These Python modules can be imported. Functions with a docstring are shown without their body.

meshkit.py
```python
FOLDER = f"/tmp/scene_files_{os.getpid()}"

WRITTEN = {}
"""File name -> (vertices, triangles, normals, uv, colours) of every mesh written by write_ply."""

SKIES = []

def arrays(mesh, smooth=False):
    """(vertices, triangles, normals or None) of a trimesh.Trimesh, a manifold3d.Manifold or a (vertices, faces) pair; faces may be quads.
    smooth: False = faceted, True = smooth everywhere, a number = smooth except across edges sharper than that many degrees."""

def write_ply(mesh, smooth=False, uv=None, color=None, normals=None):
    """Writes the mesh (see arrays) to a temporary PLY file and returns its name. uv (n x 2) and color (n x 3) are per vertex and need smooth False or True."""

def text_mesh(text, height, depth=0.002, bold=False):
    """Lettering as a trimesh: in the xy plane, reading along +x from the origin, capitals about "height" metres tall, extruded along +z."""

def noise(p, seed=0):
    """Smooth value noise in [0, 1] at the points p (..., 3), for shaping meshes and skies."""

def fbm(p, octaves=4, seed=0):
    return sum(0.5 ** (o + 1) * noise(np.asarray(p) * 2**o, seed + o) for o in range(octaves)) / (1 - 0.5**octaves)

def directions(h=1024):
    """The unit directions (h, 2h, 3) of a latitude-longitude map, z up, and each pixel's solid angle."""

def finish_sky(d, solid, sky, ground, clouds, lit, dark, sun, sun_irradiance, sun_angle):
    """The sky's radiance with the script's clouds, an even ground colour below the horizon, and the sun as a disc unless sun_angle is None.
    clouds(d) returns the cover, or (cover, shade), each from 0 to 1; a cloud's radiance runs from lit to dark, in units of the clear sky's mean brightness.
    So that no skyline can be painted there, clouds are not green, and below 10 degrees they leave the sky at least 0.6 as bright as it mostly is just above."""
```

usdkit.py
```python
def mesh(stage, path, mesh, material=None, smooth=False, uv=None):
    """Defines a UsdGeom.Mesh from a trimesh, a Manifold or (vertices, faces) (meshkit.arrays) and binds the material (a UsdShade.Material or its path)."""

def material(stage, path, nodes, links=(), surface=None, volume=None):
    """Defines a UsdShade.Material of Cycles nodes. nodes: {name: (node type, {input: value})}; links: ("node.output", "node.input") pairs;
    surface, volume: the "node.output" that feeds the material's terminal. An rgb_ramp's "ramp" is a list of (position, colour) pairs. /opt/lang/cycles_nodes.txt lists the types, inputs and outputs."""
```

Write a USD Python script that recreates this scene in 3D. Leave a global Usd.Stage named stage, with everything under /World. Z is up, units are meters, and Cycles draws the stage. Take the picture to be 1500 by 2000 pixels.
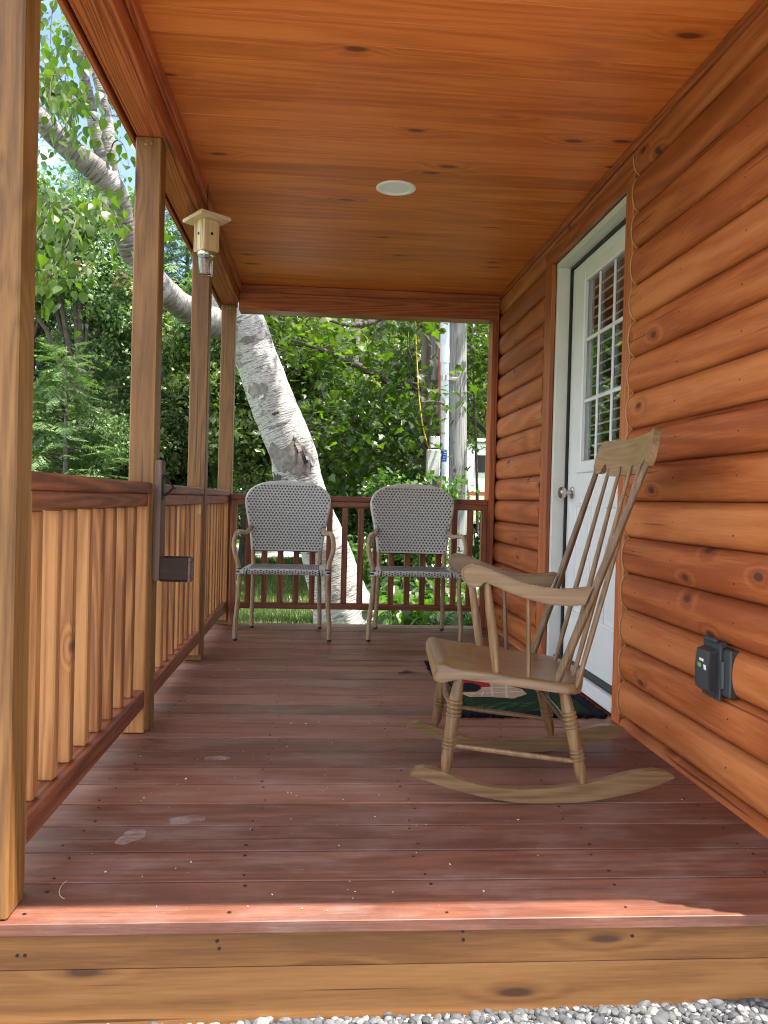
import math, random
import numpy as np, trimesh
import usdkit, meshkit
from pxr import Usd, UsdGeom, UsdLux, UsdShade, Gf, Sdf, Vt

# ------------------------------------------------------------------ stage, camera, sky, sun, exposure
stage = Usd.Stage.CreateInMemory()
UsdGeom.SetStageUpAxis(stage, UsdGeom.Tokens.z)
UsdGeom.Xform.Define(stage, '/World')
rng = np.random.default_rng(7)
random.seed(7)

EXPOSURE = 1.9
SKY, SUN = 0.10, 1.2
S_DIR = np.array([.357, -.125, .925]); S_DIR /= np.linalg.norm(S_DIR)

cam = UsdGeom.Camera.Define(stage, '/World/camera')
YAW, PITCH, ROLL, FPX, EYE = .0761, -.0134, .0257, 1615.66, .8312
fw = np.array([math.sin(YAW) * math.cos(PITCH), math.cos(YAW) * math.cos(PITCH), math.sin(PITCH)])
r0 = np.array([math.cos(YAW), -math.sin(YAW), 0]); u0 = np.cross(r0, fw)
cr, sr = math.cos(ROLL), math.sin(ROLL)
rt, up = cr * r0 + sr * u0, -sr * r0 + cr * u0
M4 = np.eye(4); M4[0, :3] = rt; M4[1, :3] = up; M4[2, :3] = -fw; M4[3, :3] = (0, 0, EYE)
cam.AddTransformOp().Set(Gf.Matrix4d(*M4.ravel().tolist()))
cam.CreateHorizontalApertureAttr(24.0); cam.CreateFocalLengthAttr(24.0 * FPX / 1500)
cam.CreateClippingRangeAttr(Gf.Vec2f(.05, 2000))
cam.CreateExposureAttr(EXPOSURE)

dome = UsdLux.DomeLight.Define(stage, '/World/sky')
dome.CreateIntensityAttr(1.0)
EL, ROT = math.asin(S_DIR[2]), math.atan2(S_DIR[0], S_DIR[1])
skym = usdkit.material(stage, '/World/Looks/sky', {
    'tc': ('texture_coordinate', {}), 'mp': ('mapping', {'scale': (1.0, 1.0, 2.2), 'location': (3.4, 1.3, .45)}),
    'n': ('noise_texture', {'scale': 2.3, 'detail': 6, 'roughness': .56}),
    'cr': ('rgb_ramp', {'ramp': [(.0, (0, 0, 0)), (.43, (0, 0, 0)), (.58, (1, 1, 1)), (1, (1, 1, 1))]}),
    's': ('sky_texture', {'sky_type': 'single_scattering', 'sun_disc': False, 'sun_elevation': EL, 'sun_rotation': ROT, 'altitude': 200, 'aerosol_density': 1.2}),
    'm': ('mix', {'color2': (11, 11.2, 11.6)}), 'b': ('background_shader', {'strength': SKY})},
    [('tc.generated', 'mp.vector'), ('mp.vector', 'n.vector'), ('n.fac', 'cr.fac'), ('cr.color', 'm.fac'), ('s.color', 'm.color1'), ('m.color', 'b.color')], surface='b.background')
UsdShade.MaterialBindingAPI.Apply(dome.GetPrim()).Bind(skym)
dome.GetPrim().SetCustomDataByKey('kind', 'structure')

sun = UsdLux.DistantLight.Define(stage, '/World/sun')
sun.CreateIntensityAttr(SUN); sun.CreateNormalizeAttr(True); sun.CreateAngleAttr(.55); sun.CreateColorAttr(Gf.Vec3f(1, .95, .87))
zx = S_DIR; xx = np.cross([0, 1, 0], zx); xx /= np.linalg.norm(xx); yy = np.cross(zx, xx)
SM = np.eye(4); SM[0, :3] = xx; SM[1, :3] = yy; SM[2, :3] = zx
sun.AddTransformOp().Set(Gf.Matrix4d(*SM.ravel().tolist()))

# ------------------------------------------------------------------ helpers
counts = {}
def path_of(name, parent=None):
    base = (str(parent.GetPath()) if parent else '/World') + '/' + name
    k = counts.get(base, 0); counts[base] = k + 1
    return base if k == 0 else f'{base}_{k:03d}'

def tag(o, label=None, cat=None, group=None, kind=None):
    p = o.GetPrim() if hasattr(o, 'GetPrim') else o
    for k, t in (('label', label), ('category', cat), ('group', group), ('kind', kind)):
        if t: p.SetCustomDataByKey(k, t)
    return p

def thing(name, label=None, cat=None, group=None, loc=None, kind=None, rotz=None):
    x = UsdGeom.Xform.Define(stage, path_of(name))
    if loc is not None: x.AddTranslateOp().Set(Gf.Vec3d(*map(float, loc)))
    if rotz: x.AddRotateZOp().Set(rotz)
    return tag(x, label, cat, group, kind)

def obj(name, mesh, mat, parent=None, smooth=False, rnd=None, uv=None, **kw):
    m = usdkit.mesh(stage, path_of(name, parent), mesh, mat, smooth=smooth, uv=uv)
    UsdGeom.PrimvarsAPI(m).CreatePrimvar('rnd', Sdf.ValueTypeNames.FloatArray, 'constant').Set(Vt.FloatArray([float(rng.random() if rnd is None else rnd)]))
    m.CreateDoubleSidedAttr(True)
    return tag(m, **kw)

def dup(src, name, loc, rotz=0, label=None, cat=None, group=None):
    x = UsdGeom.Xform.Define(stage, path_of(name))
    x.GetPrim().GetReferences().AddInternalReference(src.GetPath())
    x.ClearXformOpOrder()
    x.GetPrim().GetAttribute('xformOp:translate').Set(Gf.Vec3d(*map(float, loc)))
    ops = ['xformOp:translate']
    if rotz: x.AddRotateZOp().Set(rotz); ops.append('xformOp:rotateZ')
    x.GetPrim().CreateAttribute('xformOpOrder', Sdf.ValueTypeNames.TokenArray, False).Set(ops)
    x.GetPrim().SetInstanceable(True)
    return tag(x, label, cat, group)

_c = np.array([[sx, sy, sz] for sx in (-1, 1) for sy in (-1, 1) for sz in (-1, 1)], float)
_p = np.vstack([np.array([c * (1, .9, .9), c * (.9, 1, .9), c * (.9, .9, 1)]) for c in _c])
from scipy.spatial import ConvexHull
_hull = ConvexHull(_p)
_F = _hull.simplices.copy()
for _i, _t in enumerate(_F):
    if np.dot(np.cross(_p[_t[1]] - _p[_t[0]], _p[_t[2]] - _p[_t[0]]), _hull.equations[_i, :3]) < 0: _F[_i] = _t[::-1]
def cb(x0, x1, y0, y1, z0, z1, b=.003):
    lo, hi = np.minimum((x0, y0, z0), (x1, y1, z1)), np.maximum((x0, y0, z0), (x1, y1, z1))
    c, h = (lo + hi) / 2, (hi - lo) / 2
    b = min(b, .45 * h.min())
    v = np.sign(_p) * (h - b * (np.abs(_p) < .95))
    return v + c, _F.copy()

def join(ms):
    V, F, n = [], [], 0
    for v, f in ms:
        v, f = np.asarray(v, float), np.asarray(f, int)
        if f.shape[1] == 4: f = np.vstack([f[:, [0, 1, 2]], f[:, [0, 2, 3]]])
        V.append(v); F.append(f + n); n += len(v)
    return np.vstack(V), np.vstack(F)

def tm(m): return np.asarray(m.vertices), np.asarray(m.faces)
def move(m, d): return m[0] + np.asarray(d, float), m[1]
def xf(m, R=None, t=(0, 0, 0)):
    v = m[0] if R is None else m[0] @ np.asarray(R).T
    return v + np.asarray(t, float), m[1]
def rot(axis, deg): return trimesh.transformations.rotation_matrix(math.radians(deg), axis)[:3, :3]

def smoothpath(pts, n=6):
    P = np.asarray(pts, float)
    if len(P) < 3: return P
    from scipy.interpolate import CubicSpline
    t = np.r_[0, np.cumsum(np.linalg.norm(np.diff(P[:, :3], axis=0), axis=1))]
    cs = CubicSpline(t, P); tt = np.concatenate([np.linspace(t[i], t[i + 1], n, endpoint=False) for i in range(len(t) - 1)] + [[t[-1]]])
    return cs(tt)

def tube(pts, rad, seg=8, caps=True, jitter=0, seed=0, uvout=False):
    P = np.asarray(pts, float); n = len(P); r = np.broadcast_to(np.asarray(rad, float), (n,))
    T = np.gradient(P, axis=0); T /= np.linalg.norm(T, axis=1, keepdims=True) + 1e-12
    a = np.array([0, 1.0, 0]) if abs(T[0][1]) < .9 else np.array([1.0, 0, 0])
    N = np.cross(T[0], a); N /= np.linalg.norm(N); rings = []
    L = np.r_[0, np.cumsum(np.linalg.norm(np.diff(P, axis=0), axis=1))]
    th = np.linspace(0, 2 * np.pi, seg, endpoint=False); uv = []
    for i in range(n):
        N = N - T[i] * (N @ T[i]); N /= np.linalg.norm(N); B = np.cross(T[i], N)
        rr = np.full(seg, r[i])
        ring = P[i] + rr[:, None] * (np.cos(th)[:, None] * N + np.sin(th)[:, None] * B)
        if jitter:
            k = meshkit.fbm(ring * 7 + seed, 3) - .5
            ring = P[i] + (ring - P[i]) * (1 + jitter * k[:, None])
        rings.append(ring); uv.append(np.c_[th * max(r[0], .02), np.full(seg, L[i])])
    V = np.vstack(rings); F = []
    for i in range(n - 1):
        for j in range(seg):
            a0, b0 = i * seg + j, i * seg + (j + 1) % seg
            F += [[a0, b0, b0 + seg], [a0, b0 + seg, a0 + seg]]
    UV = np.vstack(uv)
    if caps:
        V = np.vstack([V, P[0], P[-1]]); k = n * seg; UV = np.vstack([UV, [0, 0], [0, L[-1]]])
        for j in range(seg):
            F += [[k, (j + 1) % seg, j], [k + 1, (n - 1) * seg + j, (n - 1) * seg + (j + 1) % seg]]
    F = np.array(F)
    return (V, F, UV) if uvout else (V, F)

def lathe(profile, p0, p1, seg=20):
    """profile of (t, r) along p0 to p1, t in 0..1"""
    p0, p1 = np.asarray(p0, float), np.asarray(p1, float); pr = np.asarray(profile, float)
    T = (p1 - p0) / np.linalg.norm(p1 - p0); a = np.array([0, 1.0, 0]) if abs(T[1]) < .9 else np.array([1.0, 0, 0])
    N = np.cross(T, a); N /= np.linalg.norm(N); B = np.cross(T, N); th = np.linspace(0, 2 * np.pi, seg, endpoint=False)
    circ = np.cos(th)[:, None] * N + np.sin(th)[:, None] * B
    if pr[0, 1] > 1e-6: pr = np.vstack([[pr[0, 0], 1e-6], pr])
    if pr[-1, 1] > 1e-6: pr = np.vstack([pr, [pr[-1, 0], 1e-6]])
    V = np.vstack([p0 + (p1 - p0) * t + circ * max(r, 1e-6) for t, r in pr]); F = []
    for i in range(len(pr) - 1):
        for j in range(seg):
            a0, b0 = i * seg + j, i * seg + (j + 1) % seg
            F += [[a0, b0, b0 + seg], [a0, b0 + seg, a0 + seg]]
    return V, np.array(F)

def prism(poly, axis, a, b, bevel=0):
    """extrude a 2-D polygon along an axis: x -> (y, z), y -> (x, z), z -> (x, y)"""
    from shapely.geometry import Polygon
    m = trimesh.creation.extrude_polygon(Polygon(poly), b - a, engine='earcut')
    v = np.asarray(m.vertices)
    if axis == 'z': w = np.c_[v[:, 0], v[:, 1], v[:, 2] + a]; f = m.faces
    elif axis == 'y': w = np.c_[v[:, 0], v[:, 2] + a, v[:, 1]]; f = m.faces[:, ::-1]
    else: w = np.c_[v[:, 2] + a, v[:, 0], v[:, 1]]; f = m.faces
    return w, np.asarray(f)

def quat(R):
    R = np.asarray(R); q = trimesh.transformations.quaternion_from_matrix(np.block([[R, np.zeros((3, 1))], [np.zeros((1, 3)), np.ones((1, 1))]]))
    return q

def qmul(a, b):
    w0, x0, y0, z0 = a.T; w1, x1, y1, z1 = b.T
    return np.c_[w0*w1-x0*x1-y0*y1-z0*z1, w0*x1+x0*w1+y0*z1-z0*y1, w0*y1-x0*z1+y0*w1+z0*x1, w0*z1+x0*y1-y0*x1+z0*w1]
def qz(a): return np.c_[np.cos(a/2), 0*a, 0*a, np.sin(a/2)]
def qx(a): return np.c_[np.cos(a/2), np.sin(a/2), 0*a, 0*a]
def qy(a): return np.c_[np.cos(a/2), 0*a, np.sin(a/2), 0*a]

def scatter(name, protos, pos, q, scale, parent=None, idx=None, **kw):
    pi = UsdGeom.PointInstancer.Define(stage, path_of(name, parent))
    base = str(pi.GetPath()); paths = []
    for k, (m, mat) in enumerate(protos):
        pp = f'{base}/piece' + (f'_{k:03d}' if k else '')
        g = usdkit.mesh(stage, pp, m, mat); g.CreateDoubleSidedAttr(True)
        paths.append(Sdf.Path(pp))
    n = len(pos)
    pi.CreatePrototypesRel().SetTargets(paths)
    pi.CreatePositionsAttr(Vt.Vec3fArray.FromNumpy(np.asarray(pos, np.float32)))
    pi.CreateProtoIndicesAttr(Vt.IntArray.FromNumpy((rng.integers(0, len(protos), n) if idx is None else np.asarray(idx)).astype(np.int32)))
    pi.CreateOrientationsAttr(Vt.QuathArray([Gf.Quath(float(a), float(b), float(c), float(d)) for a, b, c, d in q]))
    s = np.asarray(scale, np.float32); s = np.repeat(s[:, None], 3, 1) if s.ndim == 1 else s
    pi.CreateScalesAttr(Vt.Vec3fArray.FromNumpy(s))
    return tag(pi, **kw)

# ------------------------------------------------------------------ materials
LK = '/World/Looks/'
def flat(name, col, rough=.5, metal=0, coat=0, bump=0, bscale=200, var=.0, vscale=30, spec=.5):
    nodes = {'p': ('principled_bsdf', {'base_color': col, 'roughness': rough, 'metallic': metal, 'coat_weight': coat, 'specular_ior_level': spec}),
             'tc': ('texture_coordinate', {})}
    links = []
    if var:
        nodes |= {'n': ('noise_texture', {'scale': vscale, 'detail': 5, 'roughness': .6}),
                  'r': ('rgb_ramp', {'ramp': [(.25, tuple(c * (1 - var) for c in col)), (.75, tuple(min(1, c * (1 + var)) for c in col))]})}
        links += [('tc.object', 'n.vector'), ('n.fac', 'r.fac'), ('r.color', 'p.base_color')]
    if bump:
        nodes |= {'bn': ('noise_texture', {'scale': bscale, 'detail': 3}), 'b': ('bump', {'strength': bump, 'distance': .002})}
        links += [('tc.object', 'bn.vector'), ('bn.fac', 'b.height'), ('b.normal', 'p.normal')]
    return usdkit.material(stage, LK + name, nodes, links, surface='p.BSDF')

def wood(name, ax, dark, mid, light, knot, rough=.5, coat=0., dens=.22, cross=6., freq=60., bump=.25, tone=.5, spec=.4, gw=.26, worn=None, kscale=(3.4, 6.6), fine=150, flat_='', kd=1.0, checks=0.):
    def sc(al, cs):
        v = [cs] * 3; v['xyz'.index(ax)] = al; return tuple(v)
    N = {'tc': ('texture_coordinate', {}), 'rn': ('attribute', {'attribute': 'rnd'}),
         'of': ('vector_math', {'math_type': 'scale', 'vector1': (17.3, 29.1, 43.7)}), 'ps': ('vector_math', {'math_type': 'add'}),
         'mg': ('mapping', {'scale': sc(.5, cross)}), 'mk': ('mapping', {'scale': tuple(0.0 if c == flat_ else w for c, w in zip('xyz', sc(*kscale)))}), 'mf': ('mapping', {'scale': sc(8., fine)}), 'ml': ('mapping', {'scale': sc(1.7, 8.)}),
         'vo': ('voronoi_texture', {'scale': 1.0, 'randomness': .85, 'dimensions': '2D'}), 'sk': ('separate_xyz', {}), 'ck': ('combine_xyz', {}), 'se': ('separate_color', {}), 'ga': ('math', {'math_type': 'less_than', 'value2': dens}),
         'dn': ('noise_texture', {'scale': 2.2, 'detail': 2}), 'dm': ('math', {'math_type': 'multiply_add', 'value2': .10, 'value3': -.05}), 'dd': ('math', {'math_type': 'add'}),
         'kd': ('map_range', {'from_min': .045 * kd, 'from_max': .085 * kd, 'to_min': 1, 'to_max': 0, 'clamp': True}),
         'kr': ('map_range', {'from_min': .05 * kd, 'from_max': .24 * kd, 'to_min': 1, 'to_max': 0, 'clamp': True}),
         'k1': ('math', {'math_type': 'multiply'}), 'k2': ('math', {'math_type': 'multiply'}),
         'n1': ('noise_texture', {'scale': 1.0, 'detail': 1.5, 'roughness': .4}), 'ad': ('math', {'math_type': 'multiply_add', 'value2': .17}),
         'fr': ('math', {'math_type': 'multiply', 'value2': freq}), 'si': ('math', {'math_type': 'sine'}), 'g': ('math', {'math_type': 'multiply_add', 'value2': .5, 'value3': .5}),
         'fn': ('noise_texture', {'scale': 1.0, 'detail': 3, 'roughness': .6}), 'ln': ('noise_texture', {'scale': 1.0, 'detail': 2}),
         'a1': ('math', {'math_type': 'multiply', 'value2': gw}), 'a2': ('math', {'math_type': 'multiply_add', 'value2': .45}), 'a3': ('math', {'math_type': 'multiply_add', 'value2': .42}),
         'rc': ('math', {'math_type': 'multiply_add', 'value2': tone, 'value3': -tone / 2}), 'a4': ('math', {'math_type': 'add'}),
         'rp': ('rgb_ramp', {'ramp': [(.33, dark), (.55, mid), (.80, light)]}),
         'kc': ('math', {'math_type': 'multiply', 'value2': .9}), 'kq': ('math', {'math_type': 'power', 'value2': 2.0}), 'kw': ('math', {'math_type': 'multiply', 'value2': .38}),
         'm1': ('mix', {'color2': tuple(.45 * a + .55 * b for a, b in zip(knot, dark))}), 'm2': ('mix', {'color2': knot}),
         'bh': ('math', {'math_type': 'multiply_add', 'value2': .3}), 'b': ('bump', {'strength': bump, 'distance': .0015}),
         'p': ('principled_bsdf', {'roughness': rough, 'coat_weight': coat, 'coat_roughness': .25, 'specular_ior_level': spec})}
    L = [('rn.fac', 'of.scale'), ('tc.object', 'ps.vector1'), ('of.vector', 'ps.vector2')] + [('ps.vector', f'{m}.vector') for m in ('mg', 'mk', 'mf', 'ml')] + [
         ('mk.vector', 'sk.vector'), ('sk.' + ax, 'ck.x'), ('sk.' + [c for c in 'xyz' if c not in (ax, flat_)][0], 'ck.y'), ('ck.vector', 'vo.vector'), ('ck.vector', 'dn.vector'), ('dn.fac', 'dm.value1'), ('vo.distance', 'dd.value1'), ('dm.value', 'dd.value2'),
         ('vo.color', 'se.color'), ('se.r', 'ga.value1'), ('dd.value', 'kd.value'), ('dd.value', 'kr.value'),
         ('kd.result', 'k1.value1'), ('ga.value', 'k1.value2'), ('kr.result', 'k2.value1'), ('ga.value', 'k2.value2'),
         ('mg.vector', 'n1.vector'), ('k2.value', 'ad.value1'), ('n1.fac', 'ad.value3'), ('ad.value', 'fr.value1'), ('fr.value', 'si.value1'), ('si.value', 'g.value1'),
         ('mf.vector', 'fn.vector'), ('ml.vector', 'ln.vector'), ('g.value', 'a1.value1'), ('fn.fac', 'a2.value1'), ('a1.value', 'a2.value3'), ('ln.fac', 'a3.value1'), ('a2.value', 'a3.value3'),
         ('rn.fac', 'rc.value1'), ('rc.value', 'a4.value1'), ('a3.value', 'a4.value2'), ('a4.value', 'rp.fac'),
         ('k2.value', 'kq.value1'), ('kq.value', 'kw.value1'), ('rp.color', 'm1.color1'), ('kw.value', 'm1.fac'), ('k1.value', 'kc.value1'), ('m1.color', 'm2.color1'), ('kc.value', 'm2.fac'),
         ('g.value', 'bh.value1'), ('fn.fac', 'bh.value3'), ('bh.value', 'b.height'), ('b.normal', 'p.normal')]
    out = 'm2.color'
    if worn:
        wc, amt, ws, lo, hi = worn
        N |= {'wm': ('mapping', {'scale': sc(ws * .45, ws)}), 'wn': ('noise_texture', {'scale': 1.0, 'detail': 7, 'roughness': .68}),
              'wr': ('map_range', {'from_min': lo, 'from_max': hi, 'to_min': 0, 'to_max': amt, 'clamp': True}), 'w2': ('mix', {'color2': wc}),
              'wf': ('math', {'math_type': 'multiply'}), 'wg': ('math', {'math_type': 'multiply_add', 'value2': 1.1, 'value3': .25})}
        L += [('tc.object', 'wm.vector'), ('wm.vector', 'wn.vector'), ('wn.fac', 'wr.value'), ('fn.fac', 'wg.value1'), ('wg.value', 'wf.value1'), ('wr.result', 'wf.value2'),
              (out, 'w2.color1'), ('wf.value', 'w2.fac')]
        out = 'w2.color'
    if checks:
        N |= {'mc': ('mapping', {'scale': sc(1.3, 70)}), 'cn': ('noise_texture', {'scale': 1.0, 'detail': 1.0}), 'cm': ('map_range', {'from_min': .705, 'from_max': .74, 'to_min': 0, 'to_max': checks, 'clamp': True}), 'cx': ('mix', {'color2': tuple(.25 * c for c in dark)})}
        L += [('ps.vector', 'mc.vector'), ('mc.vector', 'cn.vector'), ('cn.fac', 'cm.value'), ('cm.result', 'cx.fac'), (out, 'cx.color1')]
        out = 'cx.color'
    L.append((out, 'p.base_color'))
    return usdkit.material(stage, LK + name, N, L, surface='p.BSDF')

M = {}
ceil_c = ((0.42, 0.0968, 0.0162), (0.6, 0.1584, 0.027), (0.7, 0.22, 0.0495), (0.12, 0.0264, 0.009))
M['ceil'] = wood('ceiling_pine', 'x', *ceil_c, rough=.42, dens=.12, cross=7, gw=.15, tone=.24, fine=210, bump=.12, kscale=(2.6, 6.5), flat_='z', kd=1.45)
log_c = ((0.2364, 0.05421, 0.01399), (0.3476, 0.09486, 0.02519), (0.445, 0.15, 0.04664), (0.05099, 0.01549, 0.009328))
M['log'] = wood('log_siding_pine', 'y', *log_c, rough=.60, dens=.22, cross=6, freq=44, gw=.20, tone=.30, spec=.28, bump=.15, kscale=(3.2, 6.8), flat_='x', kd=1.15, checks=.7)
trim_c = ((.21, .052, .016), (.34, .092, .028), (.45, .145, .048), (.08, .022, .012))
for a in 'xyz':
    M['trim' + a] = wood('trim_pine_' + 'xyz'.index(a) * 'a' + 'a', a, *trim_c, rough=.42, dens=.05, cross=12, freq=70, gw=.24, tone=.25)
post_c = ((0.1053, 0.0417, 0.01004), (0.1858, 0.08213, 0.02118), (0.2601, 0.1295, 0.0379), (0.05263, 0.02021, 0.007802))
M['post'] = wood('post_pine', 'z', *post_c, rough=.5, dens=.20, cross=9, freq=75, gw=.14, tone=.15, kscale=(2.2, 9), flat_='y', kd=1.5, checks=.7)
M['bal'] = wood('baluster_pine', 'z', (0.2098, 0.07524, 0.02261), (0.3321, 0.1351, 0.04199), (0.437, 0.2009, 0.07106), (0.1224, 0.04275, 0.01615), rough=.5, dens=.06, cross=14, freq=70, gw=.26, tone=.45)
rail_c = ((0.09856, 0.02688, 0.01192), (0.1797, 0.0504, 0.01987), (0.2782, 0.09523, 0.03775), (0.05795, 0.01792, 0.009936))
M['raily'] = wood('rail_pine', 'y', *rail_c, rough=.5, dens=.12, cross=11, gw=.3, tone=.2, flat_='x', worn=((.30, .24, .19), .30, 22, .56, .75))
M['railx'] = wood('rail_pine_across', 'x', *rail_c, rough=.5, dens=.08, cross=11, gw=.3, tone=.2)
M['railz'] = wood('baluster_dark_pine', 'z', *rail_c, rough=.5, dens=.04, cross=12, gw=.3, tone=.2)
beam_c = ((0.189, 0.03762, 0.01087), (0.3118, 0.06688, 0.02006), (0.4347, 0.1129, 0.03678), (0.06615, 0.01672, 0.00836))
M['beam'] = wood('beam_pine', 'y', *beam_c, rough=.45, dens=.04, cross=18, freq=90, gw=.40, tone=.2)
M['deck'] = wood('deck_pine', 'x', (0.09933, 0.03313, 0.01915), (0.1703, 0.06041, 0.03447), (0.2412, 0.09939, 0.05937), (0.03311, 0.01364, 0.01149), rough=.50, dens=.06, flat_='z', kscale=(3.2, 9), checks=.6, cross=8, freq=55, gw=.13, tone=.36, spec=.5,
                 worn=((.38, .28, .25), .42, 6.5, .46, .78), bump=.35)
M['fascia'] = wood('fascia_pine', 'x', (0.1428, 0.05535, 0.01437), (0.2379, 0.0975, 0.02669), (0.3127, 0.1416, 0.04209), (0.06117, 0.02202, 0.009239), rough=.6, dens=.52, cross=8, freq=42, gw=.16, tone=.15, kscale=(2.4, 9.5), flat_='y', kd=1.25, checks=.8)
M['nosing'] = M['deck']
rock_c = ((0.08643, 0.0421, 0.01631), (0.1504, 0.08119, 0.03324), (0.2113, 0.1233, 0.05645), (0.06402, 0.03007, 0.01254))
for a in 'xyz':
    M['rock' + a] = wood('chair_maple_' + 'xyz'.index(a) * 'a' + 'a', a, *rock_c, rough=.36, coat=.25, dens=0, cross=16, freq=60, gw=.20, tone=.3, bump=.1)
M['pale'] = wood('pale_raw_pine', 'z', (0.3444, 0.2184, 0.0962), (0.4756, 0.3198, 0.148), (0.5576, 0.4056, 0.2146), (0.1312, 0.0624, 0.0259), rough=.65, dens=.3, cross=12, freq=60, gw=.3, kscale=(5, 10))
M['palex'] = wood('pale_raw_pine_flat', 'x', (0.44, 0.3024, 0.176), (0.5632, 0.4116, 0.256), (0.6336, 0.4872, 0.32), (0.176, 0.084, 0.04), rough=.65, dens=0, cross=12)
M['grey'] = wood('weathered_board', 'z', (0.044, 0.0255, 0.0182), (0.088, 0.054, 0.0385), (0.16, 0.105, 0.0805), (0.024, 0.015, 0.0105), rough=.75, dens=.15, cross=14, gw=.3)
M['greyx'] = wood('weathered_box', 'x', (0.032, 0.0165, 0.0098), (0.068, 0.0375, 0.0238), (0.128, 0.075, 0.0525), (0.016, 0.0105, 0.007), rough=.7, dens=.2, cross=14, gw=.12, freq=30)
M['dark'] = flat('dark_gap', (.012, .010, .009), .8)
M['screw'] = flat('screw_head', (.02, .016, .014), .5, metal=.4)
M['steel'] = flat('bright_steel', (.55, .53, .50), .28, metal=1)
M['knob'] = flat('knob_nickel', (.50, .47, .43), .22, metal=1)
M['iron'] = flat('black_iron', (.018, .018, .02), .45, metal=.6, bump=.3)
M['white'] = flat('door_white', (.66, .67, .68), .38, bump=.12, bscale=420, var=.03, vscale=6)
M['jamb'] = flat('jamb_white', (.60, .60, .56), .45, bump=.12, bscale=300, var=.05, vscale=9)
M['blind'] = flat('blind_white', (.60, .60, .60), .5)
M['rubber'] = flat('weather_strip', (.010, .010, .010), .6)
M['caulk'] = flat('tan_caulk', (.34, .21, .08), .55, var=.2, vscale=40)
M['lampw'] = flat('lamp_trim_white', (.86, .85, .84), .4)
M['lampd'] = flat('lamp_diffuser', (.84, .84, .92), .25)
M['plastic'] = flat('grey_plastic', (.028, .031, .034), .38, bump=.1, bscale=500)
M['plastic2'] = flat('grey_plastic_panel', (.018, .020, .024), .3)
M['sticker'] = flat('sticker_white', (.75, .75, .75), .4)
M['stickerg'] = flat('sticker_green', (.16, .36, .09), .4)
M['pvc'] = flat('conduit_plastic', (.60, .66, .73), .4, var=.05, vscale=8)
M['pvcbox'] = flat('meter_box_grey', (.60, .61, .60), .45, var=.04, vscale=8)
M['blue'] = flat('blue_label', (.010, .085, .50), .45)
M['orange'] = flat('orange_mark', (.55, .13, .03), .5)
M['cable'] = flat('orange_cable', (.45, .07, .025), .5)
M['yellow'] = flat('yellow_cable', (.60, .42, .05), .5)
M['black'] = flat('black_cable', (.012, .012, .014), .5)
M['pole'] = wood('utility_pole_wood', 'z', (0.108, 0.1008, 0.0972), (0.1872, 0.18, 0.1728), (0.2592, 0.2556, 0.252), (0.0576, 0.0504, 0.0504), rough=.85, dens=.05, cross=22, freq=40, gw=.5, bump=.6)
M['poledark'] = wood('utility_pole_dark', 'z', (.055, .04, .032), (.10, .075, .06), (.16, .125, .10), (.03, .02, .02), rough=.85, dens=.05, cross=22, freq=40, gw=.5, bump=.6)
M['bark'] = flat('dark_bark', (.075, .060, .050), .9, bump=.8, bscale=40, var=.5, vscale=14)
M['barkg'] = flat('grey_bark', (.16, .145, .125), .9, bump=.8, bscale=40, var=.5, vscale=14)
M['twig'] = flat('twig_bark', (.055, .04, .035), .8, var=.4, vscale=60)
M['weave'] = flat('woven_grey_strand', (0.42, 0.4155, 0.3869), .45, bump=.15, bscale=300, var=.06, vscale=60)
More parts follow.
